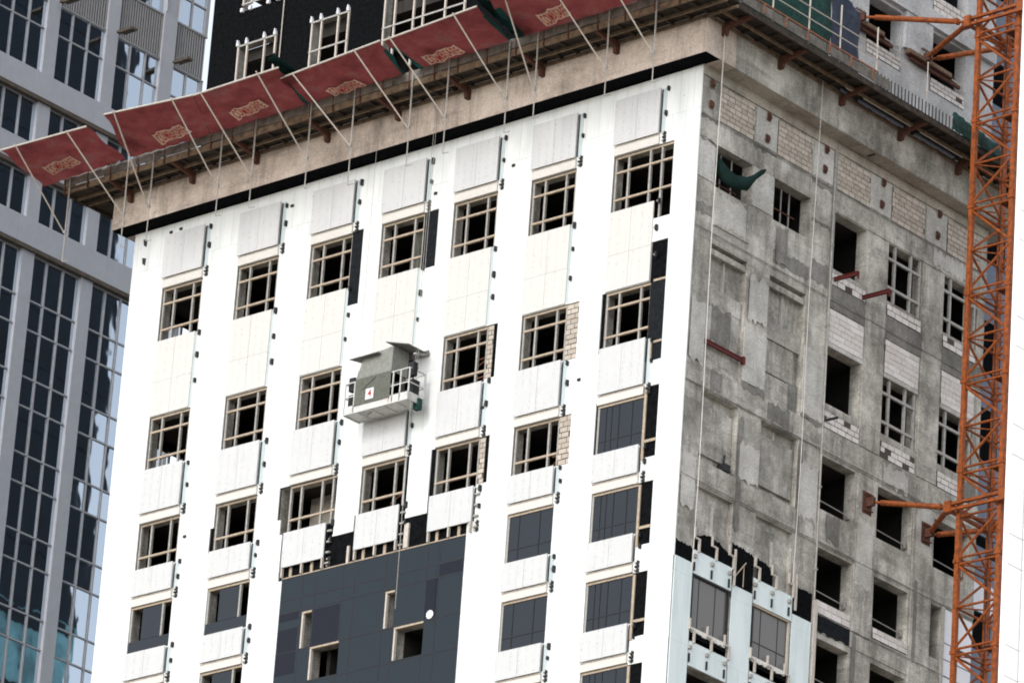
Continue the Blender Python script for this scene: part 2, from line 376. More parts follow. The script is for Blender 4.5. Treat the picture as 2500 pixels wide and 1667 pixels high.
bmesh_front = wall(MB(), -26.9, 0.0, Z_LOW, 87.98, bh, -0.02, 0.027, 0).build('insulation_boards', 'board', tower)
# charcoal-coloured membrane where the boards are off beside windows (slightly greyer than the rest)
for (a, b, c, d) in [(-15.84, -15.31, 82.62, 85.48), (-12.4, -11.75, 83.24, 85.4), (-1.74, -1.07, 77.4, 80.3)]:
    box('exposed_membrane', 'membrane_grey', tower, a, b, 0.012, 0.026, c, d)
# side return of the boards at the corner of the tower
box('corner_board', 'board', tower, 0.003, 0.03, -0.02, 0.02, 70.1, 87.98)

def stud_frame(name, x0, x1, z0, z1, verts, horiz, y=0.05, t=0.075, mat='steel', tan='steel_tan', parent=None, axis=0, head=True):
    mb = MB()
    def B(a, b, c, d, dy, mi):
        if axis == 0: mb.box(a, b, y + dy, y + dy + 0.09, c, d, mi)
        else: mb.box(y - dy, y - dy - 0.09, a, b, c, d, mi)
    for v in verts: B(v - t / 2, v + t / 2, z0, z1, 0.0, 0)
    for h in horiz: B(x0, x1, h - t / 2, h + t / 2, -0.012, 1)
    if head: B(x0, x1, z1 - t, z1, -0.016, 1)
    return mb.build(name, [mat, tan], parent)

def pane(name, mat, parent, axis, u0, u1, z0, z1, face, th=0.03):
    mb = MB()
    if axis == 0: mb.box(u0, u1, face, face + th, z0, z1)
    else: mb.box(face - th, face, u0, u1, z0, z1)
    return mb.build(name, mat, parent)

def window(loc, parent=tower):
    o = bpy.data.objects.new('window', None); COL.objects.link(o); o.parent = parent
    o.location = Vector(loc) - Vector(parent.location); return o

RAILS = {0: (84.81, 83.78), 1: (79.74, 78.68), 2: (74.87,), 3: (71.68,), 4: (68.5,), 5: (65.3,)}
for i, x in enumerate(X0S):
    for r, (a, b) in enumerate(WZ):
        if r >= 3 and 2 <= i <= 4: continue
        wv = window((x, 0.05, a))
        xs = [x + 0.04, x + 0.57, x + 1.52, x + 1.96]
        x1 = x + 2.0
        if i == 6 and r == 0: xs, x1 = [x + 0.04, x + 0.6, x + 1.56, x + 2.08], x + 2.64
        if i == 2 and r == 2: xs, x1 = [x + 0.0, x + 0.5, x + 1.5, x + 2.02], x + 2.2
        glazed = (i >= 5 and r >= 3) or (i == 6 and r == 2)
        half = (i <= 1 and r >= 3)
        if glazed:
            stud_frame('frame', x, x1, a, b, [x + 0.035], [], parent=wv, y=0.0)
            g = MB(); g.box(x + 0.07, x1, 0.02, 0.05, a, b - 0.03)
            gl = g.build('glass', 'dark_glass', wv)
            mb = MB()
            for v in ([0.36, 0.6, 0.92, 1.5] if i == 6 else [0.5, 1.42]): mb.box(x + v - 0.016, x + v + 0.016, 0.004, 0.019, a, b - 0.03)
            mb.box(x + 0.07, x1, 0.006, 0.018, a + 0.46, a + 0.495)
            mb.build('glazing_joint', 'cable', wv)
        elif half:
            stud_frame('frame', x, x1, a + 0.45, b, [x + 0.04, x + 1.57], [], parent=wv, y=0.0)
            g = MB(); g.box(x + 0.56, x + 1.52, 0.02, 0.05, a + 0.47, b - 0.1); g.box(x, x + 2.0, 0.0, 0.03, a, a + 0.45)
            g.build('glass', 'dark_glass', wv)
        else:
            stud_frame('frame', x, x1, a if not (i == 6 and r == 0) else 82.7, b, xs, RAILS[r], parent=wv)
# lone studs and rails in the open strips at the right of the last bay
mb = MB()
for (z0, z1) in [(73.9, 76.4), (70.8, 72.9), (67.5, 69.7), (64.3, 66.5)]:
    mb = MB(); mb.box(-1.66, -1.56, -0.05, 0.0, z0 - 0.1, z1, 0); mb.box(-1.6, -1.07, -0.03, 0.0, z0 + 0.5, z0 + 0.6, 1); mb.build('stud', ['steel_tan', 'steel_tan'], tower)
for q_ in [(-1.6, -1.07, -0.02, 0.01, 80.28, 80.36), (-1.6, -1.07, -0.02, 0.01, 78.0, 78.08), (-1.56, -1.5, -0.04, 0.01, 77.4, 78.2)]: MB().box(*q_).build('stud', 'steel_tan', tower)
# pale block infill beside windows of two bays
for (u0, u1, c, d) in [(-8.97, -8.72, 78.34, 80.3), (-8.97, -8.72, 74.44, 76.12), (-5.4, -4.87, 78.22, 80.29), (-5.4, -4.9, 74.37, 76.15)]:
    blockwork('block_infill', 'block_tan', tower, 0, u0, u1, c, d, 0.0, 11 if d - c > 1.9 else 9, bl=0.36, depth=0.028, gap=0.028)

# spandrel panels, brackets and lintels
PZ = [(85.8, 87.5), (80.34, 83.34), (76.52, 78.25), (73.33, 74.38), (70.14, 71.2), (66.96, 68.02)]
LZ = [(85.42, 85.78), None, (76.17, 76.5), (72.97, 73.31), (69.8, 70.12), (66.62, 66.94)]
def clip(mb, x, z, s=1.0):
    mb.box(x - 0.07 * s, x + 0.06 * s, -0.10, -0.021, z - 0.02, z + 0.05 * s, 0)
    mb.box(x - 0.01, x + 0.07 * s, -0.12, -0.021, z - 0.1 * s, z + 0.1 * s, 1)
for i, x in enumerate(X0S):
    for r, (a, b) in enumerate(PZ):
        if 2 <= i <= 4 and r >= 4: continue
        low = (r != 1)
        xa, xb = (x + 0.0, x + 2.0) if low else (x - 0.02, x + 1.93)
        if 2 <= i <= 4 and r == 3: a = 73.03
        yb = -0.16 if low else -0.07
        p = MB()
        zt = b - 0.04 if r not in (0,) else b
        nseg = 3
        # upright sheets of the panel butted with a fine joint
        xm = (xa + xb) / 2
        p.box(xa, xm - 0.006, yb, yb + 0.05, a, zt); p.box(xm + 0.006, xb, yb, yb + 0.05, a, zt)
        p.box(xa + 0.01, xb - 0.01, yb + 0.02, yb + 0.048, a + 0.01, zt - 0.01)
        if not low: pass
        sp = p.build('spandrel_panel', 'spandrel' if low else 'spandrel_warm', tower)
        if not low:
            MB().box(xa, xb, yb - 0.004, yb, 81.66, 81.675).build('panel_joint', 'joint', sp)
        # strip right of the panel, bluish shade of the reveal painted in
        if not (i == 6 and r in (1, 3, 4, 5)) and not (2 <= i <= 4 and r == 3):
            MB().box(xb + 0.0, xb + 0.2 if low else xb + 0.1, -0.03, -0.021, a + 0.05, zt - 0.02).build('reveal_shade_strip', 'reveal_shade', sp)
        n = {0: 2, 1: 3}.get(r, 2)
        for k in range(n):
            c = MB()
            zz = b - 0.12 - k * (b - a - 0.1) / max(1, n - (0 if low else 0)) + random.uniform(-0.08, 0.08)
            clip(c, xb + (0.24 if low else 0.2) + random.uniform(-0.04, 0.03), zz, random.uniform(0.65, 1.15))
            c.build('bracket', ['steel', 'steel_dark'], sp)
        if low:
            MB().box(xb, xb + 0.035, -0.05, -0.031, a + 0.05, zt - 0.03).build('edge_shade_strip', 'membrane_grey', sp)  # dark strip painting the shade along the panel edge
            c = MB()
            # one bent hanger plate with three lugs
            c.box(xb + 0.16, xb + 0.2, -0.05, -0.021, a - 0.38, a + 0.06, 1)
            for k in range(3): c.box(xb + 0.11 + random.uniform(-0.03, 0.02), xb + 0.159, -0.09, -0.03, a - 0.33 + k * 0.13, a - 0.27 + k * 0.13, k % 2); c.box(xb + 0.201, xb + 0.27, -0.05, -0.021, a - 0.36 + k * 0.14, a - 0.25 + k * 0.14, 1)
            c.build('hanger', ['steel', 'steel_dark'], sp)
        if LZ[r] and not (2 <= i <= 4 and r == 3):
            l0, l1 = LZ[r]
            lp = box('lintel_panel', 'lintel', tower, x - 0.0, x + 2.0, -0.09, -0.022, l0, l1)
            s_ = MB(); s_.box(x + 0.03, x + 2.0, -0.105, -0.091, l1 - 0.045, l1 - 0.012); s_.build('seam', 'dirt', lp)
# bare metal legs hanging under the three low panels above the black glazing
for x in X0S[2:5]:
    for dx in (0.02, 0.95, 1.92): MB().box(x + dx, x + dx + 0.06, -0.16, -0.06, 72.66, 73.05).build('panel_leg', 'steel_white', tower)
    for dx in (0.3, 1.3): MB().box(x + dx, x + dx + 0.12, -0.02, 0.02, 72.66, 73.05).build('stud', 'steel_tan', tower)
    for z in (72.8, 73.2, 73.6, 74.0): MB().box(x + 2.06, x + 2.24, -0.12, -0.02, z, z + 0.06).build('bracket', 'steel', tower)
MB().box(-12.15, -11.95, -0.06, 0.02, 72.7, 73.6).build('upright_stud', ['steel_white'], tower); MB().box(-14.8, -14.7, -0.05, 0.02, 72.65, 73.3).build('upright_stud', ['steel_white'], tower)
# black glazed field of the lower storeys
gh = BW
gf = wall(MB(), -17.8, -9.28, Z_LOW, 72.62, gh, -0.05, 0.02, 0).build('black_glazing', 'black_glass', tower)
jm = MB()
xv = [-16.78, -16.18, -14.86, -14.3, -12.85, -12.38, -10.94, -10.38]
for v in xv:
    for (z0, z1) in [(Z_LOW, 68.55), (68.6, 69.8), (69.86, 71.2), (71.25, 72.62)]:
        if any(h[0] - 0.02 <= v <= h[1] + 0.02 and h[2] < (z0 + z1) / 2 < h[3] for h in BW): continue
        jm.box(v - 0.019, v + 0.019, -0.055, -0.045, z0, z1)
for z in (71.3, 71.78, 69.82, 68.55, 66.6, 65.4, 63.4):
    segs = [(-17.8, -9.28)]
    for h in BW:
        if h[2] < z < h[3]:
            segs = [q for s_ in segs for q in ((s_[0], h[0]), (h[1], s_[1])) if s_[1] > h[0]] if True else segs
    for s_ in segs:
        if s_[1] > s_[0]: jm.box(s_[0], s_[1], -0.057, -0.046, z - 0.018, z + 0.018)
jm.build('glazing_joints', 'cable', gf)
MB().box(-17.8, -9.28, -0.07, 0.0, 72.62, 72.66).build('top_flashing', 'steel_tan', gf)
for (a, b, c, d) in BW:
    wv = window((a, -0.05, c)); mb = MB()
    mb.box(a, a + 0.07, -0.075, 0.04, c, d, 0); mb.box(a, b, -0.08, 0.04, d - 0.07, d, 1)
    mb.build('frame', ['steel_white', 'steel_tan'], wv)
mb = MB(); mb.bar((-10.63, -0.06, 69.98), (-10.63, -0.09, 69.98), 0.16, 10); mb.build('white_disc', 'white_sheet', tower)
# darker pieces of glass
for (a, b, c, d) in [(-10.36, -9.3, 71.33, 71.76), (-10.92, -10.4, 69.9, 71.28), (-17.78, -16.85, 69.0, 70.7), (-16.15, -14.9, 69.85, 71.2), (-17.78, -16.85, 71.0, 71.3)]:
    box('dark_pane', glassm('deep_black_glass', (0.004, 0.005, 0.012), 0.1, 0.0, 0.003, 0.2) if 'deep_black_glass' not in bpy.data.materials else bpy.data.materials['deep_black_glass'], gf, a, b, -0.054, -0.051, c, d)
# scattered fixings and cut-outs on the white boards
for (x, z) in [(-19.0, 87.2), (-24.6, 87.62), (-25.1, 87.6), (-21.0, 87.35), (-9.0, 77.2), (-15.2, 79.2), (-4.7, 77.3), (-22.9, 75.2), (-12.0, 86.0), (-8.4, 86.2)]:
    MB().box(x, x + 0.13, -0.07, -0.021, z, z + 0.09).build('fixing', 'steel_dark', tower)
# two small dark anchor marks at the far end
for (x, z) in [(-26.35, 87.55), (-26.33, 86.8)]:
    mb = MB(); mb.prism([(x - 0.1, z + 0.14), (x + 0.1, z + 0.08), (x + 0.08, z - 0.2), (x - 0.05, z - 0.12)], lambda u, v, k: (u, -0.021 - 0.02 * k, v)); mb.build('anchor_mark', 'steel_dark', tower)

# ---------------- bare concrete side
YS = [0.95, 4.18, 7.5, 10.7, 13.97]
holesR = [(0.95, 2.95, 83.82, 85.38), (4.18, 6.2, 83.82, 85.38), (7.5, 9.42, 83.25, 85.38), (10.7, 12.7, 83.2, 85.38), (13.97, 15.97, 83.2, 85.38),
          (7.5, 9.42, 78.2, 80.3), (10.7, 12.7, 78.18, 80.3), (13.97, 15.97, 78.18, 80.3),
          (7.5, 9.42, 74.3, 76.25), (10.7, 12.7, 74.3, 76.2), (13.97, 15.97, 74.3, 76.1),
          (7.5, 9.45, 71.03, 72.9), (10.7, 12.65, 71.03, 72.88), (13.97, 14.57, 71.0, 72.95),
          (7.6, 9.48, 67.9, 69.68), (10.7, 12.67, 67.9, 69.72), (7.6, 9.48, 64.7, 66.5), (10.7, 12.67, 64.7, 66.5),
          # blind windows, closed further back
          (0.95, 2.95, 77.25, 81.72), (4.2, 6.2, 77.25, 81.74), (0.95, 2.9, 73.86, 76.37), (4.16, 6.2, 73.88, 76.37),
          (0.95, 2.9, 70.7, 72.92), (4.14, 6.12, 70.7, 72.92), (0.98, 2.98, 67.6, 69.76), (4.2, 6.22, 67.6, 69.74), (0.98, 2.98, 64.7, 66.55), (4.2, 6.22, 64.7, 66.55)]
side_wall = wall(MB(), 0.01, 16.4, Z_LOW, 88.3, holesR, 0.0, -0.45, 1, 0, 1).build('side_wall', ['concrete', 'concrete'], tower)
# shallow lips and slab edges that give the frame its relief
for (y0, y1, z0, z1, d, mt) in [(7.44, 16.4, 85.42, 86.16, 0.035, 'concrete'), (0.03, 7.38, 87.66, 88.03, 0.06, 'soffit'), (7.44, 16.4, 87.66, 88.0, 0.05, 'soffit'),
                                (2.97, 4.16, 77.4, 79.35, 0.05, 'concrete_pale'), (6.24, 7.36, 77.35, 79.85, 0.045, 'concrete_pale'),
                                (7.44, 16.4, 76.35, 77.28, 0.03, 'concrete'), (7.44, 16.4, 81.76, 82.6, 0.03, 'concrete_dark'), (0.03, 7.38, 76.45, 77.2, 0.04, 'concrete'),
                                (0.03, 7.38, 72.98, 73.8, 0.04, 'concrete'), (7.44, 16.4, 73.1, 73.6, 0.03, 'concrete'), (7.44, 16.4, 69.9, 70.45, 0.03, 'concrete'),
                                (1.0, 2.9, 82.4, 83.78, 0.05, 'concrete'), (10.72, 12.66, 81.74, 82.55, 0.034, 'concrete_dark')]:
    box('slab_edge', mt, tower, 0.001, d, y0, y1, z0, z1)
for (y0, y1) in [(3.0, 4.15), (6.25, 7.35), (9.47, 10.66), (12.74, 13.93)]:
    box('pilaster', 'concrete_pale', tower, 0.001, 0.028, y0, y1, 86.3, 87.6)
for (y0, y1) in [(0.04, 0.9), (2.99, 4.14)]: box('pilaster', 'concrete_pale', tower, 0.001, 0.03, y0, y1, 83.9, 85.35)
for (y0, y1, z0, z1) in [(9.5, 10.62, 77.3, 85.3), (12.78, 13.9, 77.3, 85.3), (9.54, 10.6, 70.5, 76.3), (12.76, 13.9, 67, 76.3)]: box('pilaster', 'concrete', tower, 0.001, 0.05, y0, y1, z0, z1)
# ragged dark mortar bands
def ragged(name, mat, y0, y1, z0, z1, x, amp=0.08, th=0.012, bottom=True):
    n = max(4, int((y1 - y0) / 0.12)); pts = []
    for k in range(n + 1): pts.append((y0 + (y1 - y0) * k / n, z1 + random.uniform(-amp, amp)))
    for k in range(n, -1, -1): pts.append((y0 + (y1 - y0) * k / n, z0 + (random.uniform(-amp, amp) if bottom else 0)))
    return MB().prism(pts, lambda u, v, k: (x + th * k, u, v)).build(name, mat, tower)
for (y0, y1, z0, z1, x) in [(0.04, 0.95, 86.12, 86.24, 0.002), (2.95, 4.18, 86.08, 86.28, 0.002), (6.22, 7.36, 86.0, 86.25, 0.002), (0.04, 0.93, 85.28, 85.36, 0.04),
                            (3.0, 4.2, 77.1, 77.38, 0.042), (6.25, 7.35, 77.2, 77.35, 0.042), (0.04, 0.9, 82.6, 83.0, 0.002), (6.4, 7.35, 82.4, 83.2, 0.002), (4.3, 6.3, 82.3, 82.8, 0.002), (6.3, 7.35, 84.6, 84.72, 0.002)]:
    ragged('mortar_band', 'concrete_dark', y0, y1, z0, z1, x)
ragged('plaster_patch', 'concrete_pale', 1.1, 1.65, 78.7, 79.45, -0.089, 0.1)
ragged('plaster_patch', 'concrete_dark', 1.3, 2.35, 78.3, 79.58, -0.0885, 0.12)
for (y0, y1, z0, z1) in [(3.1, 4.1, 79.7, 81.3), (0.1, 0.85, 77.2, 79.4), (3.05, 4.1, 73.9, 75.2), (0.1, 0.8, 72.0, 73.9), (6.35, 7.3, 73.6, 75.6), (13.2, 15.5, 85.5, 86.1), (9.6, 10.5, 72.2, 74.6), (12.9, 13.8, 74.6, 76.2), (1.0, 2.7, 82.5, 83.6), (10.9, 12.3, 76.4, 77.1)]:
    ragged('plaster_patch', 'concrete_pale', y0, y1, z0, z1, 0.053, 0.14, th=0.006)
for (y0, y1, z0, z1) in [(4.4, 5.0, 82.3, 83.7), (1.3, 1.9, 76.5, 77.2), (2.95, 3.2, 72.0, 76.0), (6.22, 6.4, 73.0, 76.2), (4.4, 5.6, 76.5, 77.15), (9.6, 9.8, 67, 70.4), (12.9, 13.1, 70.5, 73.4), (15.2, 16.2, 77.4, 78.1), (7.9, 8.6, 73.3, 74.2)]:
    ragged('run_stain', 'concrete_dark', y0, y1, z0, z1, 0.053, 0.1, th=0.004)
for z in (86.2, 82.05, 76.42, 73.04, 70.5):
    for (y0, y1) in ((0.05, 7.3), (7.5, 16.3)):
        if z == 70.5 and y0 < 7: continue
        ragged('pour_line', 'concrete_dark', y0, y1, z - 0.02, z + 0.02, 0.057, 0.012, th=0.003)
# anchor plates with rust on the pilasters
for (y, z) in [(0.5, 87.45), (0.5, 86.68), (3.62, 87.45), (3.59, 86.62), (6.87, 87.5), (6.82, 86.72), (10.15, 87.5), (10.1, 86.64), (13.45, 87.55), (13.38, 86.69)]:
    mb = MB(); mb.box(0.06, 0.09, y - 0.09, y + 0.08, z - 0.16, z + 0.14); mb.box(0.02, 0.16, y - 0.03, y + 0.05, z - 0.1, z + 0.06)
    mb.build('anchor_plate', 'rust', tower)
# block infill of the side
for y in YS: blockwork('block_infill', 'block_tan', tower, 1, y + 0.04, y + (1.96 if y > 5 else 1.94), 86.27, 87.58, 0.03, 7, bl=0.36, depth=0.026)
for y in YS[2:]:
    blockwork('block_infill', 'block_white', tower, 1, y, y + 1.95, 80.47, 81.71, 0.045, 6, bl=0.62, depth=0.04, gap=0.014)
    blockwork('block_infill', 'block_white', tower, 1, y, y + 1.95, 82.64, 83.08, 0.045, 2, bl=0.42, depth=0.04, gap=0.03, missing=0.06)
    blockwork('block_infill', 'block_white', tower, 1, y, y + 1.95, 77.29, 77.9, 0.045, 3, bl=0.42, depth=0.04, gap=0.03, missing=0.03)
    box('lintel', 'concrete_pale', tower, 0.001, 0.04, y, y + 1.97, 80.3, 80.46)
for (y0, y1, z0) in [(7.55, 9.42, 70.55), (10.72, 12.68, 70.62)]:
    blockwork('block_infill', 'block_white', tower, 1, y0, y1, z0, 71.0, 0.045, 2, bl=0.5, depth=0.04, gap=0.02)
# damp dark patch below one of them
ragged('membrane_patch', 'membrane_grey', 7.65, 9.46, 69.9, 70.52, 0.033, 0.04)
# blind windows
def blind(y0, y1, z0, z1, d, mull=None, split=None):
    wv = window((0, y0, z0))
    MB().box(-d - 0.05, -d, y0 - 0.0, y1 + 0.0, z0, z1).build('blocking', 'concrete', wv)
    mb = MB()
    if split:
        mb.box(-d, -d + 0.1, y0, y1, split, z1 - 0.001, 0)
    if mull: 
        for (yy, a, b) in mull: mb.box(-d, -d + 0.09, yy - 0.035, yy + 0.035, a, b, 1)
    if mb.v: mb.build('ledge', ['concrete', 'concrete_pale'], wv)
box('ledge', 'concrete', tower, -0.28, -0.09, 0.96, 2.4, 77.251, 79.6); box('ledge', 'concrete', tower, -0.28, -0.14, 2.4, 2.94, 77.251, 79.6); box('ledge', 'concrete', tower, -0.28, -0.17, 4.21, 5.9, 78.3, 79.48); box('ledge', 'concrete', tower, -0.28, -0.1, 4.21, 5.6, 77.251, 78.2); box('ledge', 'concrete_dark', tower, -0.28, -0.15, 5.6, 6.19, 77.251, 78.3)
blind(0.95, 2.95, 77.25, 81.72, 0.28, [(1.98, 80.2, 81.5)], None)
box('ledge', 'concrete', tower, -0.28, -0.12, 0.97, 2.93, 79.602, 80.2)
blind(4.2, 6.2, 77.25, 81.74, 0.28, [(5.2, 80.15, 81.5)], None)
box('ledge', 'concrete', tower, -0.28, -0.12, 4.22, 6.18, 79.502, 80.15)
box('recess_frame', 'concrete', tower, -0.1, -0.03, 0.96, 2.9, 81.35, 81.56); box('recess_frame', 'concrete', tower, -0.1, -0.03, 4.22, 6.15, 81.35, 81.56)
blind(0.95, 2.9, 73.86, 76.37, 0.3, [(1.9, 75.95, 76.2)], None)
blind(4.16, 6.2, 73.88, 76.37, 0.3, [(5.1, 75.95, 76.25)], None)
box('ledge', 'concrete', tower, -0.3, -0.2, 0.97, 2.88, 74.2, 75.97); box('ledge', 'concrete', tower, -0.3, -0.19, 4.18, 6.18, 74.15, 75.97)
blind(0.95, 2.9, 70.7, 72.92, 0.18, [(2.0, 71.4, 72.6)], None); blind(4.14, 6.12, 70.7, 72.92, 0.16, [(5.2, 71.4, 72.3)], None)
MB().box(-26.6, -0.46, 16.0, 16.38, Z_LOW, 88.2).build('rear_wall', 'membrane', tower)
# open windows with steel frames on the side
for (y, z0, z1, rails) in [(10.7, 83.2, 85.38, (84.82, 83.74)), (13.97, 83.2, 85.38, (84.82, 83.74)), (10.7, 78.18, 80.3, (79.72, 78.64)), (13.97, 78.18, 80.3, (79.72, 78.64))]:
    wv = window((0, y, z0)); stud_frame('frame', y, y + 1.97, z0, z1, [y + 0.42, y + 1.34, y + 1.87], rails, y=-0.02, t=0.1, parent=wv, axis=1, mat='steel', tan='steel', head=False)
wv = window((0, 4.18, 83.8)); mb = MB()
for v in (4.5, 5.05, 5.5): mb.box(-0.42, -0.38, v - 0.02, v + 0.02, 83.82, 85.38, 0)
mb.box(-0.42, -0.37, 4.18, 5.8, 84.5, 84.54, 1); mb.build('grille', ['steel', 'rust'], wv)
wv = window((0, 0.95, 83.8)); mb = MB()
for v in (1.1, 1.7, 2.3): mb.box(-0.42, -0.38, v - 0.02, v + 0.02, 83.82, 85.38, 0)
mb.box(-0.42, -0.37, 0.95, 2.6, 84.2, 84.24, 1); mb.build('grille', ['steel', 'rust'], wv)
# handrails across the open holes
mb = MB()
for (y, z) in [(7.5, 74.3), (10.7, 74.3), (13.97, 74.3), (7.5, 71.03), (10.7, 71.03), (7.6, 67.9), (10.7, 67.9)]:
    mb = MB(); mb.bar((-0.2, y, z + 0.42), (-0.2, y + 1.95, z + 0.36), 0.022, 6); mb.box(-0.3, -0.14, y + 1.82, y + 1.9, z + 0.25, z + 0.5); mb.build('guard_bar', 'steel', tower)
mb = MB(); mb.box(-0.02, 0.0, 7.44, 7.46, 58, 59)
# drain pipe up the joint
mb = MB(); mb.bar((0.07, 7.4, Z_LOW), (0.07, 7.4, 88.0), 0.035, 8); mb.bar((0.07, 7.48, 82), (0.07, 7.48, 88.0), 0.02, 6)
for z in range(60, 88, 3): mb.box(0.0, 0.12, 7.35, 7.46, z, z + 0.06)
mb.build('drain_pipe', 'steel', tower)
MB().box(0.0, 0.13, 7.39, 7.55, Z_LOW, 70.9).build('board_edge_channel', 'steel_white', tower)
# pale blue boards starting again at the foot of the side, black coat above them
box('coating', 'membrane', tower, 0.0012, 0.006, 3.0, 4.16, 69.6, 70.6)
blue = MB()
for (y0, y1, z0, z1) in [(0.03, 0.95, Z_LOW, 70.12), (1.0, 3.0, 69.8, 70.62), (3.06, 4.13, Z_LOW, 70.06), (4.2, 6.26, 69.78, 70.66), (6.3, 7.33, Z_LOW, 70.07), (1.0, 2.98, 66.57, 67.42), (4.22, 6.24, 66.57, 67.35), (1.0, 2.98, 63.2, 64.5), (4.22, 6.24, 63.2, 64.5)]:
    blue.box(0.012, 0.05, y0, y1, z0, z1)
blue.build('side_boards', 'board_blue', tower)
def coat(y0, y1, z0, ztop):
    n = 18; pts = [(y0, z0), (y1, z0)]
    for k in range(n, -1, -1):
        t = k / n; pts.append((y0 + (y1 - y0) * t, ztop(t) + random.uniform(-0.045, 0.045)))
    MB().prism(pts, lambda u, v, k: (0.002 + 0.008 * k, u, v)).build('black_coating', 'membrane', tower)
coat(0.02, 0.96, 70.0, lambda t: 70.72 - 0.04 * t)
coat(0.97, 2.98, 70.5, lambda t: 71.1 + 0.28 * math.sin(t * 3.1) - 0.1 * t)
coat(2.99, 4.16, 69.9, lambda t: 71.52 - 0.1 * t * t)
coat(4.35, 5.2, 70.55, lambda t: 71.42 - 0.35 * t ** 3)
coat(6.28, 7.36, 69.9, lambda t: 71.1)
# rails and clips around the blue boards, side windows with grey glass
for (y0, y1, zt, gz0, gz1) in [(1.0, 2.95, 70.62, 67.9, 69.77), (4.22, 6.2, 70.66, 67.9, 69.74)]:
    wv = window((0, y0, gz0))
    MB().box(-0.06, -0.03, y0, y1, gz0 - 0.3, gz1 - 0.05).build('glass', 'side_glass', wv)
    mb = MB()
    for v in ((0.42, 1.28) if y0 < 2 else (0.5, 1.42)): mb.box(-0.03, -0.02, y0 + v - 0.015, y0 + v + 0.015, gz0, gz1 - 0.05)
    if y0 > 3: mb.box(-0.03, -0.021, y0, y1, gz0 + 0.55, gz0 + 0.585)
    mb.build('glazing_joint', 'cable', wv)
    mb = MB(); mb.box(-0.02, 0.05, y0, y1, gz1 - 0.05, gz1, 0 if y0 < 2 else 1); mb.box(-0.02, 0.04, y0 - 0.02, y0 + 0.05, gz0, gz1 - 0.05, 0); mb.box(-0.02, 0.04, y1 - 0.08, y1, gz0, gz1 - 0.05, 0 if y0 < 2 else 2)
    mb.build('frame', ['steel_dark', 'steel_tan', 'steel_white'], wv)
    # mastic sill, with the lower edge dripping
    pts = [(y0, gz0 + 0.02), (y1 - 0.1, gz0 + 0.02)]
    for k in range(24, -1, -1): pts.append((y0 + (y1 - 0.1 - y0) * k / 24, gz0 - 0.1 - random.uniform(0, 0.07)))
    MB().prism(pts, lambda u, v, k: (0.0 + 0.05 * k, u, v)).build('mastic_sill', 'mastic', wv)
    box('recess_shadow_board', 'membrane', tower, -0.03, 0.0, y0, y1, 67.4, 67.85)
    for zt_ in (zt, 67.42):
        for k in range(3):
            c = MB(); yy = y0 + 0.15 + k * 0.92
            c.box(0.05, 0.12, yy, yy + 0.07, zt_ - 0.05, zt_ + 0.42, 0); c.box(0.05, 0.1, yy - 0.2, yy, zt_ + 0.38, zt_ + 0.44, 0); c.box(0.05, 0.12, yy - 0.24, yy - 0.19, zt_ + 0.38, zt_ + 0.75, 0)
            c.box(0.05, 0.14, yy - 0.22, yy - 0.08, zt_ - 0.3, zt_ - 0.18, 1); c.build('panel_clip', ['steel_white', 'steel', 'steel_dark'], tower); c = MB(); c.box(0.05, 0.1, yy - 0.18, yy - 0.12, zt_ - 0.75, zt_ - 0.45, 2); c.build('slot', ['steel_white', 'steel', 'steel_dark'], tower)
        None and c.build('panel_clip', ['steel_white', 'steel', 'steel_dark'], tower)
for q_ in [(0.06, 0.12, 6.34, 6.42, 70.2, 71.5), (0.06, 0.1, 6.2, 6.28, 70.6, 71.9), (0.06, 0.12, 3.05, 3.12, 70.0, 71.3)]: MB().box(*q_).build('upright_rail', ['steel_white'], tower)
mb = MB(); mb.bar((0.1, 3.1, 70.35), (0.1, 3.65, 71.0), 0.022, 6); mb.bar((0.1, 3.55, 70.1), (0.1, 3.55, 70.9), 0.016, 6); mb.build('bent_bar', 'steel_tan', tower)
# white sheet closing the last hole
wv = window((0, 14.6, 66)); MB().box(0.0, 0.05, 14.72, 16.3, Z_LOW, 72.95).build('panel', 'white_sheet', wv)
mb = MB(); mb.box(0.051, 0.056, 14.72, 16.3, 71.7, 71.73); mb.box(0.051, 0.056, 14.72, 16.3, 71.1, 71.13); mb.box(0.051, 0.056, 14.72, 16.3, 68.6, 68.63); mb.build('sheet_joint', 'cable', wv)
MB().box(0.0, 0.09, 14.56, 14.68, Z_LOW, 73.0).build('edge_post', 'steel', wv)
MB().box(-0.4, -0.36, 13.97, 14.6, 67, 70.6).build('backing', 'membrane', wv)

# ---------------- inside: floors, a core, one pale partition, far windows
for z in (88.05, 85.55, 82.3, 80.45, 77.2, 76.35, 73.6, 73.08, 70.4, 69.85, 67.2, 66.7, 64.0):
    pass
for z0, z1 in [(85.5, 86.2), (81.9, 82.55), (80.45, 80.9), (77.3, 77.9), (76.32, 76.9), (73.1, 73.8), (69.9, 70.6), (66.75, 67.4), (63.6, 64.2)]:
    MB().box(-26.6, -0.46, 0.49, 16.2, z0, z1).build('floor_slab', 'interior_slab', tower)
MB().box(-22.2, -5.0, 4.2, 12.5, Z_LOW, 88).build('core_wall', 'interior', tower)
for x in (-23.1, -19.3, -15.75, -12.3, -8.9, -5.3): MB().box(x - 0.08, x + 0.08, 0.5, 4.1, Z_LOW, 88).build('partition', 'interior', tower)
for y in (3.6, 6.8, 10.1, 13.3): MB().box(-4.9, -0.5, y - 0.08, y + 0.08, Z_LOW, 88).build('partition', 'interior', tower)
MB().box(-18.3, -15.86, 1.6, 1.7, 73.9, 76.3).build('lit_partition', 'interior_pale', tower)
MB().box(-15.86, -15.83, 0.49, 1.7, 73.9, 76.3).build('lit_partition', 'interior_pale', tower)
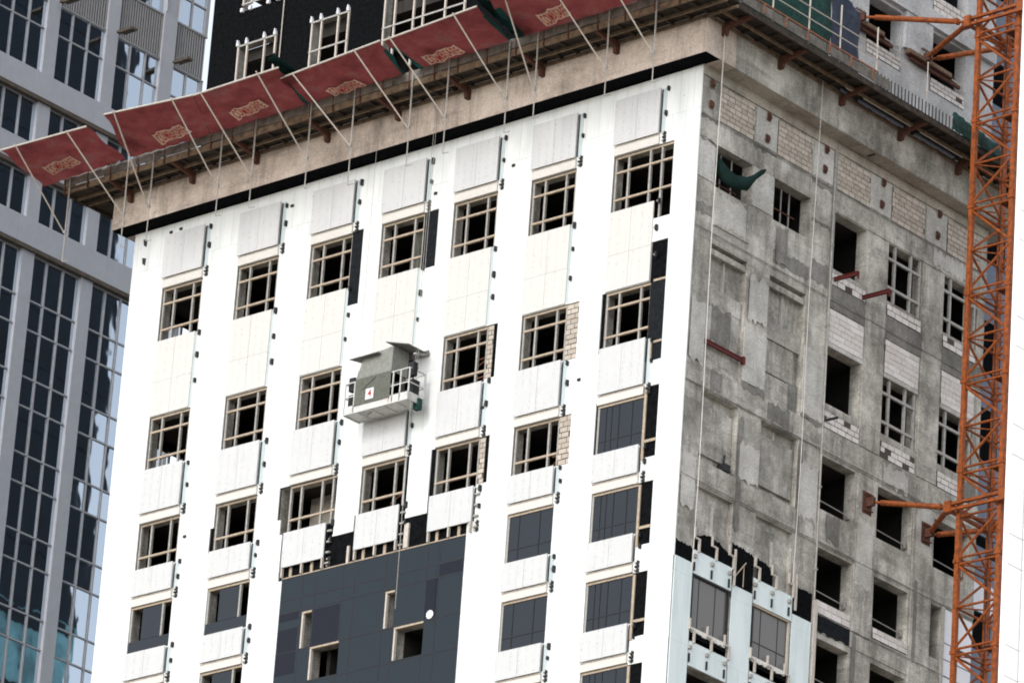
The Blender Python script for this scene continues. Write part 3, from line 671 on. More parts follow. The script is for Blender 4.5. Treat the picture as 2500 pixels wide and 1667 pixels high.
endh = [(1.2, 4.0, 82.9, 85.3), (1.2, 4.0, 77.95, 80.2), (5.2, 8, 82.9, 85.3), (5.2, 8, 77.95, 80.2)]
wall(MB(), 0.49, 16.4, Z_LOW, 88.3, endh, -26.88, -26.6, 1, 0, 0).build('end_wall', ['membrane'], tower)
for (a, b, c, d) in endh:
    mb = MB()
    for v in (0.25, 0.5, 0.75): mb.box(-26.75, -26.68, a + (b - a) * v - 0.04, a + (b - a) * v + 0.04, c, d)
    mb.box(-26.75, -26.68, a, b, c + 0.6, c + 0.68)
    mb.build('end_window_frame', 'steel', tower)
# a curtain-like hanging sheet and red stair rails inside three windows
mb = MB()
n = 8
for k in range(n):
    a0, a1 = k / n, (k + 1) / n
    mb.quad((-13.55 + 0.5 * a0, 0.75 + 0.05 * math.sin(k * 2.1), 85.2), (-13.55 + 0.5 * a1, 0.75 + 0.05 * math.sin((k + 1) * 2.1), 85.2), (-13.7 + 0.7 * a1, 0.8 + 0.08 * math.sin((k + 1) * 2.4), 83.8), (-13.7 + 0.7 * a0, 0.8 + 0.08 * math.sin(k * 2.4), 83.8))
mb.build('hanging_sheet', 'green_mesh', tower)
mb = MB()
for (x0, x1, z0) in [(-13.8, -12.5, 74.6), (-13.8, -12.5, 75.3), (-10.3, -9.1, 78.9), (-10.3, -9.1, 79.6), (-6.4, -5.5, 75.2)]:
    mb = MB(); mb.bar((x0, 0.9, z0), (x1, 0.95, z0 + 0.15), 0.025, 6); mb.build('inner_rail', 'rust_rail', tower); mb = MB(); mb.bar((x0, 0.9, z0 - 0.3), (x1, 0.95, z0 + 0.35), 0.018, 6); mb.build('inner_rail', 'rust_rail', tower)

# ---------------- ledge (ring beam) near the top
led = MB()
led.box(-27.5, 0.69, -0.70, 0.9, 88.04, 89.95, 0)
led.build('ledge_beam', ['concrete_bounce'], tower)
for q_ in [(-0.9, 0.69, 0.9, 8.08, 88.04, 89.95), (-0.9, 0.66, 8.1, 17.4, 88.06, 89.95), (-27.5, -26.0, 0.9, 17, 88.04, 89.95)]: MB().box(*q_).build('ledge_beam', ['concrete'], tower)
MB().box(-0.0, 0.68, 0.92, 8.06, 88.03, 88.039).build('ledge_soffit', 'soffit', tower)
MB().box(-0.0, 0.65, 8.12, 17.3, 88.045, 88.058).build('ledge_soffit', 'soffit', tower)
pts = [(-27.48, -0.69), (0.68, -0.69), (0.68, 0.06), (0.0, 0.06), (0.0, 0.9), (-27.48, 0.9)]
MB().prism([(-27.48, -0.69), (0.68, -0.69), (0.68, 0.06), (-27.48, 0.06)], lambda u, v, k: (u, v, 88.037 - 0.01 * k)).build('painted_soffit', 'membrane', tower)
box('vent_slot', 'cable', tower, 0.2, 0.52, 8.95, 9.05, 88.03, 88.05)

# ---------------- storeys above the ledge, set back
up = [( -24.5, -22.5, 92.8, 95.9), (-24.45, -22.5, 97.35, 99.6), (-20.75, -18.85, 92.8, 95.95), (-20.75, -18.85, 97.35, 99.6), (-17.1, -13.0, 92.6, 97.2), (-10.6, -8.4, 92.8, 95.9)]
wall(MB(), -26.0, -1.02, 89.9, 104, up, 2.0, 2.4, 0, 0, 1).build('upper_front_wall', ['membrane', 'concrete'], tower)
def upper_window(x0, x1, z0, z1, vs, hs, clips=True):
    wv = window((x0, 2, z0)); mb = MB()
    for v in vs: mb.box(v - 0.035, v + 0.035, 1.93, 2.0, z0, z1 + 0.12, 0)
    for h in hs: mb.box(x0, x1, 1.915, 1.93, h - 0.035, h + 0.035, 1)
    mb.build('frame', ['steel_white', 'steel'], wv)
    if clips:
        c = MB()
        for v in vs:
            c = MB(); c.box(v - 0.07, v + 0.04, 1.88, 1.98, z1 + 0.02, z1 + 0.17); c.box(v - 0.03, v + 0.02, 1.86, 1.95, z1 + 0.12, z1 + 0.25); c.build('clip', 'white_sheet', wv)
upper_window(-24.5, -22.5, 93.2, 95.85, [-24.45, -24.0, -23.1, -22.55], [95.85])
upper_window(-24.45, -22.5, 97.55, 99.4, [-24.4, -23.98, -23.05, -22.55], [97.6], clips=False)
for v in (-24.4, -23.98, -23.05, -22.55): MB().box(v - 0.07, v + 0.05, 1.87, 1.97, 97.28, 97.43).build('clip', 'white_sheet', tower)
upper_window(-20.75, -18.85, 93.2, 95.85, [-20.7, -20.22, -19.38, -18.87], [95.85, 94.65])
upper_window(-20.75, -18.85, 97.55, 99.4, [-20.7, -20.22, -19.38, -18.87], [97.6])
upper_window(-17.1, -13.0, 92.8, 97.15, [-17.05, -16.54, -15.6, -15.12, -14.05, -13.1], [94.66, 96.6])
MB().bar((-22.22, 1.9, 92), (-22.22, 1.9, 103), 0.02, 6).build('cable', 'steel_white', tower)
uh = [(6.2, 8.3, 93.45, 95.25), (10.08, 12.12, 93.42, 95.22), (13.9, 16.0, 93.42, 95.25), (10.08, 12.12, 96.75, 98.9), (13.9, 16.0, 96.75, 98.9), (6.2, 8.3, 96.75, 98.9), (2.4, 4.4, 93.4, 95.2)]
wall(MB(), 2.0, 17.7, 89.9, 104, uh, -1.0, -1.5, 1, 0, 0).build('upper_side_wall', ['upper_concrete'], tower)
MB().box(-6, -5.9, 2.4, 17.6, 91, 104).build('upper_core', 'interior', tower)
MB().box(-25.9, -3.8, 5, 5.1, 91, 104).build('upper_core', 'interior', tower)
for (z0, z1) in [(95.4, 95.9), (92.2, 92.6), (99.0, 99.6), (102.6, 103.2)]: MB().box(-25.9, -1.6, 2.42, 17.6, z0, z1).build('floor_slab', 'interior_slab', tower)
for (y0, y1) in [(10.1, 12.1), (13.9, 15.95)]:
    blockwork('block_infill', 'block_white', tower, 1, y0, y1, 92.9, 93.42, -0.965, 3, bl=0.42, depth=0.03, gap=0.03, missing=0.04)
    blockwork('block_infill', 'block_white', tower, 1, y0, y1, 96.1, 96.75, -0.965, 3, bl=0.42, depth=0.03, gap=0.03, missing=0.04)
blockwork('block_infill', 'block_white', tower, 1, 6.25, 8.25, 92.9, 93.42, -0.965, 3, bl=0.42, depth=0.03, gap=0.03)
blockwork('block_infill', 'block_white', tower, 1, 6.9, 8.2, 94.2, 94.5, -0.965, 1, bl=0.42, depth=0.03, gap=0.03)
MB().box(-0.99, -0.8, 8.3, 17.6, 95.35, 96.0).build('slab_edge', 'upper_concrete', tower)
for (y0, y1) in [(8.45, 10.0), (12.2, 13.8)]: MB().box(-1.0, -0.85, y0, y1, 93.9, 95.34).build('pilaster', 'upper_concrete', tower)
mb = MB()
for y in (10.08, 13.9): mb.bar((-1.1, y, 93.95), (-1.1, y + 2.0, 93.9), 0.025, 6); mb.bar((-0.9, y, 93.55), (-0.9, y + 2.0, 93.55), 0.03, 6)
mb.build('guard_bar', 'steel_white', tower)
# slate wing of the tower, then an unseen rear block added for the glass reflections
MB().box(-12, -1.5, 17.5, 30, Z_LOW, 118).build('rear_wing', 'slate', tower)
mb = MB()
for (y0, z0, y1, z1) in [(18.3, 94.3, 19.3, 96.0), (18.1, 83.6, 19.4, 85.6), (18.1, 87.9, 19.45, 89.2), (18.2, 80.2, 19.4, 82.2), (18.3, 73.0, 19.4, 74.4), (18.3, 66.8, 19.4, 68.6), (18.3, 98.6, 19.4, 100.6), (18.2, 76.9, 19.4, 77.3)]:
    mb = MB(); mb.box(-1.5, -1.48, y0, y1, z0, z1, 0); mb.box(-1.482, -1.44, y0 + 0.85, y0 + 0.9, z0, z1, 1); mb.build('wing_window', ['membrane', 'steel'], tower)
MB().box(-1.5, -1.47, 18.1, 19.5, 74.45, 75.55).build('wing_panel', 'white_sheet', tower); MB().box(-1.5, -1.47, 18.2, 18.45, 66.5, 67.4).build('wing_panel', 'white_sheet', tower)
for z in range(62, 104, 3): MB().box(-1.5, -1.487, 17.5, 19.6, z + 0.3, z + 0.34).build('wing_joint', 'rear_dark', tower)
rb = MB(); rb.box(-26.9, -13, 17, 47.15, 97, 150, 0); rb.box(-26.9, -13, 17, 47.15, Z_LOW, 97, 1)
for z in range(100, 150, 3): rb.box(-26.93, -26.9, 17, 46.75, z, z + 0.5, 0)
for k in range(10): rb.box(-27.0, -26.9, 17 + 2.9 * k, 17.4 + 2.9 * k, Z_LOW, 97, 0)
for z in range(60, 97, 4): rb.box(-26.98, -26.9, 17, 46.75, z, z + 0.9, 0)
rb.build('reflection_block', ['rear_dark', 'teal'], tower)
MB().box(-26.5, -0.5, 0.6, 16.2, 0, Z_LOW - 0.002).build('lower_shaft', 'concrete', tower)
MB().box(-26.9, -13, 17, 47.2, 0, Z_LOW).build('lower_shaft', 'concrete', tower)  # base under the added rear block

# ================================================================ SCAFFOLD PLATFORMS ROUND THE LEDGE
def bracket_profile(mb, d):     # d(u, z, k): u = distance out from the ledge face
    mb.prism([(0.0, 88.93), (0.2, 88.93), (0.24, 89.16), (1.25, 89.30), (1.25, 89.41), (0.0, 89.41)], d)
def platform(name, label, along, a0, a1, feet, wood, front):
    t = empty(name, ((a0 + a1) / 2, -1.4, 89.4) if along == 0 else (1.4, (a0 + a1) / 2, 89.4), label, 'scaffold platform')
    def B(mb, u0, u1, d0, d1, z0, z1, mi=0):
        if along == 0: mb.box(u0, u1, -0.70 - d0, -0.70 - d1, z0, z1, mi)
        else: mb.box(0.69 + d0, 0.69 + d1, u0, u1, z0, z1, mi)
    for i in range(6): mb = MB(); B(mb, a0, a1, 0.02 + i * 0.22, 0.02 + i * 0.22 + 0.205, 89.5, 89.545); mb.build('deck_board', 'wood_dark', t)
    u = a0 + 0.2
    while u < a1: mb = MB(); B(mb, u, u + 0.09, 0.02, 1.33, 89.4, 89.5); mb.build('joist', 'wood_dark', t); u += 0.82 + random.uniform(-0.12, 0.12)
    for d in (0.02, 0.62): mb = MB(); B(mb, a0, a1, d, d + 0.08, 89.3, 89.4); mb.build('runner', 'wood', t)
    mb = MB(); B(mb, a0, a1, 1.26, 1.34, 89.32, 89.55, 0); mb.build('edge_beam', 'wood' if along == 0 else 'wood_dark', t)
    for f in feet:
        mb = MB()
        if along == 0: bracket_profile(mb, lambda u, z, k, f=f: (f - 0.07 + 0.14 * k, -0.70 - u, z))
        else: bracket_profile(mb, lambda u, z, k, f=f: (0.69 + u, f - 0.07 + 0.14 * k, z))
        mb.build('bracket', 'rust', t)
    return t, B
pf, B = platform('scaffold_platform', 'brown timber scaffold platform bracketed along the ledge above the white front', 0, -28.86, 2.04, [-26.54, -23.4, -20.2, -16.73, -13.33, -10.06, -6.63, -3.26], 'wood', True)
u = -28.86
while u < 2.0:
    mb = MB(); L_ = random.uniform(1.4, 2.6); B(mb, u, min(2.04, u + L_ - 0.03), 1.34, 1.37 + random.uniform(0, 0.02), 89.56 + random.uniform(-0.02, 0.03), 89.93 + random.uniform(-0.03, 0.03)); u += L_; mb.build('toe_board', 'wood_grey', pf)
u = -28.8
while u < 2.0: mb = MB(); B(mb, u, u + 0.05, 1.3, 1.39, 89.3, 89.98); mb.build('stake', 'rust', pf); u += 1.25 + random.uniform(-0.2, 0.2)
mb = MB(); mb.box(-28.86, -27.52, -2.05, 14, 89.42, 89.5); mb.box(-28.86, -28.78, -2.05, 14, 89.3, 89.42); mb.box(-27.9, -27.82, -0.6, 14, 89.25, 89.4); mb.box(-28.86, -28.8, -2.05, 14, 89.6, 89.9)
for y in range(-1, 13, 2): mb.box(-28.8, -27.52, y, y + 0.1, 89.32, 89.41)
mb.build('end_deck', 'wood_dark', pf)
ps, B = platform('scaffold_platform', 'dark scaffold platform with guard rails along the ledge above the bare concrete side', 1, -0.70, 17.6, [0.13, 3.22, 6.67, 10.08, 13.48, 16.8], 'wood', False)
u = -2.0
while u < 6.9: mb = MB(); B(mb, u, u + 1.18, 1.35, 1.38, 89.58, 89.94, 0); mb.build('toe_board', 'wood_grey', ps); u += 1.22
mb = MB(); B(mb, -2.0, 6.95, 1.36, 1.41, 89.97, 90.03, 0)
u = -1.9
while u < 7: B(mb, u, u + 0.06, 1.39, 1.43, 89.6, 90.0, 0); u += 1.22
mb.build('toe_rail', 'rust_rail', ps)
mb = MB()
for y in (-0.6, 1.15, 3.15, 4.9, 6.98): mb.bar((2.0, y, 89.5), (2.0, y, 91.75), 0.03, 6)
for y0, y1, z in [(-1.5, 7.0, 90.95), (-1.5, 7.0, 90.5), (7.0, 9.9, 90.95), (7.0, 9.9, 90.4)]:
    mb.bar((2.03, y0, z), (2.03, y1, z), 0.022 if y1 < 8 else 0.012, 6)
mb.bar((2.0, 9.9, 90.2), (2.0, 9.9, 91.6), 0.02, 6)
mb.build('guard_rail', 'steel_white', ps)
mb = MB(); u = 7.05
while u < 13.6: B(mb, u, u + 0.025, 1.3, 1.33, 89.5, 90.05); u += 0.2
B(mb, 7.0, 13.6, 1.3, 1.34, 89.52, 89.56); mb.build('railing_grille', 'steel_dark', ps)
mb = MB()
for y0, y1 in ((7.3, 10.1), (10.6, 13.1), (6.3, 6.8)):
    mb.bar((1.25, y0, 89.36), (1.25, y1, 89.36), 0.045, 8); mb.bar((1.0, y0, 89.33), (1.0, y1 - 0.2, 89.33), 0.06, 8, 1)
mb.build('tube', ['rope', 'slate'], ps)

# green and navy sheets hung behind the guard rail
def cloth(name, mat, label, cat, P0, P1, P2, P3, nu=14, nv=6, amp=0.06, nrm=(1, 0, 0), group=None, parent=None, th=0.01, edge=None):
    mb = MB(); P0, P1, P2, P3 = map(Vector, (P0, P1, P2, P3)); nrm = Vector(nrm)
    g = [[(P0.lerp(P1, i / nu)).lerp(P3.lerp(P2, i / nu), j / nv) + nrm * amp * (math.sin(i * 1.7 + j) * 0.6 + math.sin(i * 0.6 + 2 * j) * 0.5 + random.uniform(-0.3, 0.3)) for j in range(nv + 1)] for i in range(nu + 1)]
    if edge: edge(g)
    for i in range(nu + 1):
        for j in range(nv + 1): mb.v.append(tuple(g[i][j]))
    for i in range(nu):
        for j in range(nv):
            k = i * (nv + 1) + j; mb.f.append((k, k + nv + 1, k + nv + 2, k + 1)); mb.m.append(0)
    o = mb.build(name, mat, parent, smooth=True)
    s = o.modifiers.new('solid', 'SOLIDIFY'); s.thickness = th
    if not parent: tag(o, label, cat, group)
    return o
cloth('debris_net', 'green_net', 'dark green debris netting hung behind the white guard rail', 'netting', (1.2, -1.2, 89.8), (1.2, 5.3, 89.8), (1.2, 5.3, 92.6), (1.2, -1.2, 92.6))
cloth('tarpaulin', 'navy_sheet', 'navy blue sheet hung beside the green netting on the side platform', 'tarpaulin', (1.2, 5.35, 89.8), (1.2, 6.95, 89.8), (1.2, 6.95, 92.5), (1.2, 5.35, 92.9), nu=8)
cloth('tarpaulin', 'green_net', 'green pleated tarpaulin tent on the side platform near the crane', 'tarpaulin', (2.08, 11.3, 89.56), (2.08, 14.5, 89.5), (1.75, 14.5, 90.25), (1.7, 11.9, 90.55), nu=24, amp=0.05)

# ================================================================ RED SAFETY NETS
ZN = 89.9
NETS = [  # outer-left, outer-right, inner-right, inner-left (X, Y), banner quad, poles: (base x, hook z, top x, top y)
 dict(q=[(-29.03, -5.26), (-24.82, -5.03), (-25.56, -2.2), (-29.93, -2.03)], b=[(-28.57, -3.55), (-26.94, -3.66), (-26.98, -3.0), (-28.71, -2.86)], poles=[(-28.5, 86.5, -28.16, -5.32), (-25.5, 86.37, -25.70, -5.14)], lab='leftmost red safety net with taut straight edge, hanging past the corner of the ledge'),
 dict(q=[(-23.54, -5.42), (-19.6, -4.86), (-21.43, -2.05), (-25.37, -2.19)], b=[(-23.08, -3.45), (-21.6, -3.48), (-21.6, -2.75), (-23.36, -2.6)], poles=[(-24.2, 86.31, -23.01, -5.45), (-20.75, 86.48, -20.46, -5.09)], lab='red safety net second from the left, its banner crossed by the second of its tubes'),
 dict(q=[(-19.66, -4.85), (-15.46, -4.89), (-16.74, -2.05), (-21.40, -2.05)], b=[(-19.36, -3.32), (-17.69, -3.5), (-17.74, -2.88), (-19.5, -2.62)], poles=[(-19.1, 86.41, -19.22, -4.89), (-16.4, 86.51, -16.32, -5.08)], lab='red safety net third from the left with its top right corner folded over to green'),
 dict(q=[(-16.0, -4.2), (-10.94, -4.56), (-11.95, -2.05), (-16.7, -2.05)], b=[(-15.15, -2.75), (-13.65, -2.9), (-13.58, -2.3), (-15.14, -2.2)], poles=[(-14.3, 86.14, -15.34, -4.24), (-11.55, 86.2, -12.18, -4.51)], lab='red safety net fourth from the left with its banner low against the platform edge'),
 dict(q=[(-10.86, -4.5), (-6.29, -4.77), (-6.97, -2.09), (-11.21, -2.05)], b=[(-10.41, -2.95), (-8.81, -3.1), (-8.81, -2.45), (-10.56, -2.25)], poles=[(-9.85, 86.26, -10.42, -4.64), (-7.05, 86.36, -7.31, -4.81)], lab='red safety net fifth from the left with dark green hems at both ends'),
 dict(q=[(-5.6, -5.0), (1.6, -5.2), (1.9, -2.1), (-6.67, -2.05)], b=[(-4.85, -3.3), (-3.5, -3.55), (-3.7, -2.75), (-5.1, -2.4)], poles=[(-5.75, 86.58, -5.08, -4.61), (-2.55, 86.62, -3.05, -4.6), (-0.45, 86.6, -0.75, -4.6)], lab='rightmost red safety net, cut by the top of the picture near the tower corner'),
]
def bil(q, s, t):
    a = Vector(q[3]).lerp(Vector(q[2]), s); b = Vector(q[0]).lerp(Vector(q[1]), s); return a.lerp(b, t)
def sag(s, t, k): return min(1.0, 6 * s * (1 - s)) * 1.0 * (-0.09 * math.sin(math.pi * t) * (0.6 + 0.4 * math.sin(5 * s + k)) + 0.035 * math.sin(17 * s + 3 * k) * math.sin(9 * t) + 0.02 * math.sin(41 * s + 7 * t))
tc = bpy.data.curves.new('lettering_curve', 'FONT'); tc.body = 'COMBISAFE'; tc.align_x = 'CENTER'; tc.align_y = 'CENTER'; tc.size = 1.0; tc.offset = 0.012; tc.space_character = 1.12
to = bpy.data.objects.new('lettering_tmp', tc); COL.objects.link(to)
dg = bpy.context.evaluated_depsgraph_get(); tm = bpy.data.meshes.new_from_object(to.evaluated_get(dg))
tv = [tuple(v.co) for v in tm.vertices]; tf = [tuple(p.vertices) for p in tm.polygons]
bpy.data.objects.remove(to); bpy.data.meshes.remove(tm)
tx0, tx1 = min(v[0] for v in tv), max(v[0] for v in tv); ty0, ty1 = min(v[1] for v in tv), max(v[1] for v in tv)
for k, D in enumerate(NETS):
    q = D['q']
    t = empty('safety_net', ((q[0][0] + q[1][0]) / 2, -3.5, ZN), D['lab'], 'safety net', 'red safety nets along the front platform')
    nu, nv = 30, 12; mb = MB()
    for i in range(nu + 1):
        for j in range(nv + 1):
            s, tt = i / nu, j / nv; p = bil(q, s, tt)
            side = 0.06 * math.sin(9 * tt + k) * (1 if i in (0, nu) and not (k == 1 and i) and not (k == 2 and not i) else 0)
            mb.v.append((p[0] + side, p[1], ZN + sag(s, tt, k) + random.uniform(-0.006, 0.006)))
    for i in range(nu):
        for j in range(nv):
            a = i * (nv + 1) + j; mb.f.append((a, a + nv + 1, a + nv + 2, a + 1)); mb.m.append(1 if (k >= 3 and (i == 0 or (i == nu - 1 and k < 5)) and j < 9) else 0)
    o = mb.build('net', ['red_net', 'green_fabric'], t, smooth=True)
    bq = D['b']
    mb = MB(); nb = 12
    def bp(s, tt, dz=0.0):
        a = Vector(bq[3]).lerp(Vector(bq[2]), s); b = Vector(bq[0]).lerp(Vector(bq[1]), s)
        wv_ = 0.05 * math.sin(11 * s + k) + 0.03 * math.sin(23 * s)
        p = a.lerp(b, tt); return (p[0], p[1] + wv_, ZN - 0.13 - 0.012 * math.sin(14 * s + k) + dz)
    for i in range(nb + 1):
        for j in range(3): mb.v.append(bp(i / nb, j / 2))
    for i in range(nb):
        for j in range(2):
            a = i * 3 + j; mb.f.append((a, a + 3, a + 4, a + 1)); mb.m.append(0)
    ob = mb.build('banner', 'banner', t, smooth=True)
    mb = MB()
    for (x, y, z) in tv:
        s = 0.05 + 0.90 * (x - tx0) / (tx1 - tx0); tt = 0.10 + 0.80 * (y - ty0) / (ty1 - ty0)
        mb.v.append(bp(s, tt, -0.006))
    mb.f = list(tf); mb.m = [0] * len(tf)
    mb.build('lettering', 'red_paint', ob)
    MB().bar((q[0][0], q[0][1], ZN), (q[1][0], q[1][1], ZN), 0.035, 8).build('edge_tube', 'steel_white', t)
    for (bx, hz, txx, tyy) in D['poles']:
        mb = MB()
        hx = bx + 0.0
        # base of the prop meets the hanging standard
        zb = 87.7
        mb.bar((txx, tyy - 0.05, ZN - 0.02), (bx - 0.05, -2.12, zb), 0.028, 8)
        mb.build('prop_tube', 'steel_white', t)
        mb = MB(); mb.bar((bx, -2.1, ZN), (bx + 0.02, -2.1, zb - 0.1), 0.032, 8); mb.bar((bx + 0.02, -2.1, zb - 0.1), (bx + 0.02, -2.1, hz), 0.022, 8)
        mb.bar((bx + 0.02, -2.1, hz), (bx + 0.3, -2.1, hz - 0.02), 0.018, 6); mb.box(bx - 0.05, bx + 0.05, -2.15, -2.05, zb - 0.06, zb + 0.04)
        mb.build('standard', 'steel', t)
# folded-over green cloth corners between the nets
for (x, y, dx, lab) in [(-24.3, -4.0, 0.6, 'small green net flap between the first two red nets'), (-15.7, -4.9, 0.55, 'green net flap folded above the third red net')]:
    cloth('net_flap', 'green_fabric', lab, 'netting', (x - dx * 0.7, y + 1.2, 90.02), (x + dx * 0.6, y + 1.1, 90.05), (x + dx * 0.5, y - 0.3, 90.3), (x - dx * 0.2, y - 0.2, 90.25), nu=6, nv=5, amp=0.05, nrm=(0, 0, 1))
cloth('net_flap', 'green_fabric', 'crumpled green netting filling the gap beside the rightmost red net', 'netting', (-6.9, -2.2, 90.0), (-5.9, -2.2, 90.0), (-5.0, -5.4, 90.9), (-6.6, -5.1, 90.7), nu=10, nv=8, amp=0.1, nrm=(0.4, 0, 1))

# ================================================================ SUSPENDED WORK CRADLE
g = empty('suspended_cradle', (-13.0, -0.8, 77.7), 'suspended white work cradle with grey roof and green screen, hanging before the white wall', 'work cradle')
gx0, gx1, gy0, gy1, gz = -14.45, -11.45, -1.15, -0.35, 77.75
mb = MB(); mb.box(gx0, gx1, gy0, gy1, gz, gz + 0.03)
for k in range(6): x = gx0 + (gx1 - gx0) * k / 5; mb.box(x - 0.03, x + 0.03, gy0, gy1, gz - 0.04, gz - 0.001)
mb.build('floor', 'gondola_white', g)
mb = MB(); mb.box(gx0, gx1, gy0 - 0.02, gy0, gz - 0.04, gz + 0.26); mb.box(gx0, gx1, gy1, gy1 + 0.02, gz - 0.04, gz + 0.22); mb.box(gx1, gx1 + 0.02, gy0, gy1, gz - 0.04, gz + 0.26); mb.box(gx0 - 0.02, gx0, gy0, gy1, gz - 0.04, gz + 0.22)
mb.build('toe_panel', 'gondola_white', g)
mb = MB()
for x in (gx0, gx0 + 0.45, -12.2, -11.85, gx1): mb.box(x - 0.02, x + 0.02, gy0 - 0.02, gy0 + 0.02, gz, gz + 1.15); mb.box(x - 0.02, x + 0.02, gy1 - 0.02, gy1 + 0.02, gz, gz + 1.15)
for z in (0.6, 1.13):
    for yy in (gy0, gy1): mb.box(gx0, gx1, yy - 0.018, yy + 0.018, gz + z, gz + z + 0.035)
    for xx in (gx0, gx1): mb.box(xx - 0.018, xx + 0.018, gy0, gy1, gz + z, gz + z + 0.035)
mb.build('railing', 'gondola_white', g)
mb = MB(); mb.box(-13.95, -12.3, gy0 - 0.045, gy0 - 0.025, gz + 0.2, gz + 1.2); mb.build('screen', 'green_mesh', g)
mb = MB(); mb.quad((-13.95, gy0 - 0.03, gz + 1.2), (-12.3, gy0 - 0.03, gz + 1.2), (-12.3, gy0 - 0.0, gz + 2.15), (-13.7, gy0 + 0.0, gz + 1.95)); mb.quad((-12.3, gy0 - 0.03, gz + 1.2), (-12.3, gy1, gz + 1.2), (-12.3, gy1, gz + 2.15), (-12.3, gy0, gz + 2.15))
mb.quad((-13.95, gy0 - 0.02, gz + 1.2), (-13.95, gy1, gz + 1.2), (-13.7, gy1, gz + 1.95), (-13.7, gy0, gz + 1.95))
o = mb.build('sheet', 'screen_pale', g); o.modifiers.new('s', 'SOLIDIFY').thickness = 0.015
mb = MB()
def sheet3(x0, x1, ya, za, yb, zb, th=0.03): mb.prism([(ya, za), (yb, zb), (yb, zb + th), (ya, za + th)], lambda u, v, k: (x0 + (x1 - x0) * k, u, v))
sheet3(-14.15, -12.85, gy0 - 0.25, gz + 1.92, gy1 + 0.2, gz + 2.12); sheet3(-13.9, -12.3, gy0 + 0.2, gz + 2.18, gy1 + 0.25, gz + 2.26)
mb.prism([(-12.6, gz + 2.3), (-11.5, gz + 1.98), (-11.5, gz + 2.01), (-12.6, gz + 2.33)], lambda u, v, k: (u, gy0 - 0.12 + 1.0 * k, v))
mb.box(-13.8, -11.6, gy1 + 0.22, gy1 + 0.26, gz + 2.0, gz + 2.2)
mb.build('roof', 'canopy_grey', g)
mb = MB()
for x in (gx0 + 0.1, gx1 - 0.12): mb.box(x - 0.12, x + 0.12, gy0 + 0.2, gy0 + 0.55, gz + 0.25, gz + 0.8); mb.box(x - 0.05, x + 0.2, gy0 + 0.1, gy0 + 0.3, gz + 0.9, gz + 1.4)
mb.build('hoist', 'steel_dark', g)
mb = MB()
for x in (gx0 + 0.15, gx1 - 0.15, gx1 - 0.05): mb.bar((x, gy0 + 0.4, gz + 1.2), (x, gy0 + 0.4, 91), 0.009, 5)
mb.bar((-11.4, gy0 + 0.1, gz + 0.2), (-11.35, gy0 + 0.1, 70), 0.012, 5); mb.bar((-13.9, gy0 + 0.3, gz - 0.2), (-13.4, gy0 + 0.3, gz - 0.02), 0.03, 6)
mb.build('hoist_rope', 'steel', g)
mb = MB(); mb.bar((-12.05, -0.75, gz + 0.03), (-12.05, -0.75, gz + 0.33), 0.11, 12, 0, 0.14); mb.build('bucket', 'steel_dark', g)
mb = MB(); mb.bar((-11.8, -0.9, gz + 0.35), (-11.5, -0.7, gz + 1.3), 0.02, 6); mb.bar((-13.0, -1.2, gz + 1.1), (-13.6, -1.2, gz + 0.75), 0.012, 5); mb.build('hose', 'cable', g)
MB().box(-11.6, -11.35, -0.7, -0.5, gz - 0.25, gz + 0.15).build('rope_drum', 'green_net', g)
def text_mesh(body, size, pos, name, mat, parent, face='front', yaxis=None):
    c = bpy.data.curves.new('t', 'FONT'); c.body = body; c.align_x = 'CENTER'; c.align_y = 'CENTER'; c.size = size; c.offset = 0.02 * size
    o = bpy.data.objects.new('t', c); COL.objects.link(o)
    d = bpy.context.evaluated_depsgraph_get(); me = bpy.data.meshes.new_from_object(o.evaluated_get(d)); bpy.data.objects.remove(o)
    mb = MB(); mb.v = [(pos[0] + v.co.x, pos[1], pos[2] + v.co.y) for v in me.vertices]; mb.f = [tuple(p.vertices) for p in me.polygons]; mb.m = [0] * len(mb.f)
    bpy.data.meshes.remove(me); return mb.build(name, mat, parent)
pl = MB().box(-13.42, -13.05, gy0 - 0.06, gy0 - 0.046, gz + 0.33, gz + 0.73).build('number_plate', 'white_sheet', g)
text_mesh('4', 0.36, (-13.23, gy0 - 0.063, gz + 0.53), 'numeral', 'red_paint', pl)
text_mesh('?', 0.27, (-12.35, gy0 - 0.024, gz + 0.12), 'numeral', 'red_paint', g)

# ================================================================ LOOSE THINGS ON THE CONCRETE SIDE
def rope(label, y0, y1, z0, z1, x, r=0.016, mat='rope'):
    mb = MB(); n = 14; pr = None
    for k in range(n + 1):
        t = k / n; p = (x + 0.02 * math.sin(t * 9), y0 + (y1 - y0) * t + 0.03 * math.sin(t * 6.3), z0 + (z1 - z0) * t)
        if pr: mb.bar(pr, p, r, 6)
        pr = p
    o = mb.build('hanging_rope', mat, origin=(x, y0, z1)); return tag(o, label, 'rope', 'ropes hanging down the concrete side')
rope('white rope hanging down the bare side close to the white corner', 0.02, 0.1, 69.3, 89.4, 0.8, 0.017)
rope('thin pale rope hanging down the bare side left of the drain pipe', 5.3, 5.54, 70.7, 89.4, 0.8, 0.013)
cl = cloth('tarpaulin', 'green_net', 'green tarpaulin looped out of the topmost open window beside the white corner', 'tarpaulin', (0.06, 1.25, 85.2), (0.06, 1.6, 84.0), (0.0, 2.0, 84.1), (0.0, 1.7, 85.3), nu=14, nv=5, amp=0.02)
me = cl.data
bpy.data.objects.remove(cl)
M['dull_green'] = netmat('dull_green_sheet', (0.022, 0.05, 0.045), keep=True)
mb = MB(); path = [(1.1, 85.0, -0.3), (1.12, 84.6, -0.1), (1.3, 84.2, 0.1), (1.65, 84.0, 0.25), (2.0, 84.05, 0.4), (2.35, 84.45, 0.5), (2.75, 84.95, 0.5)]
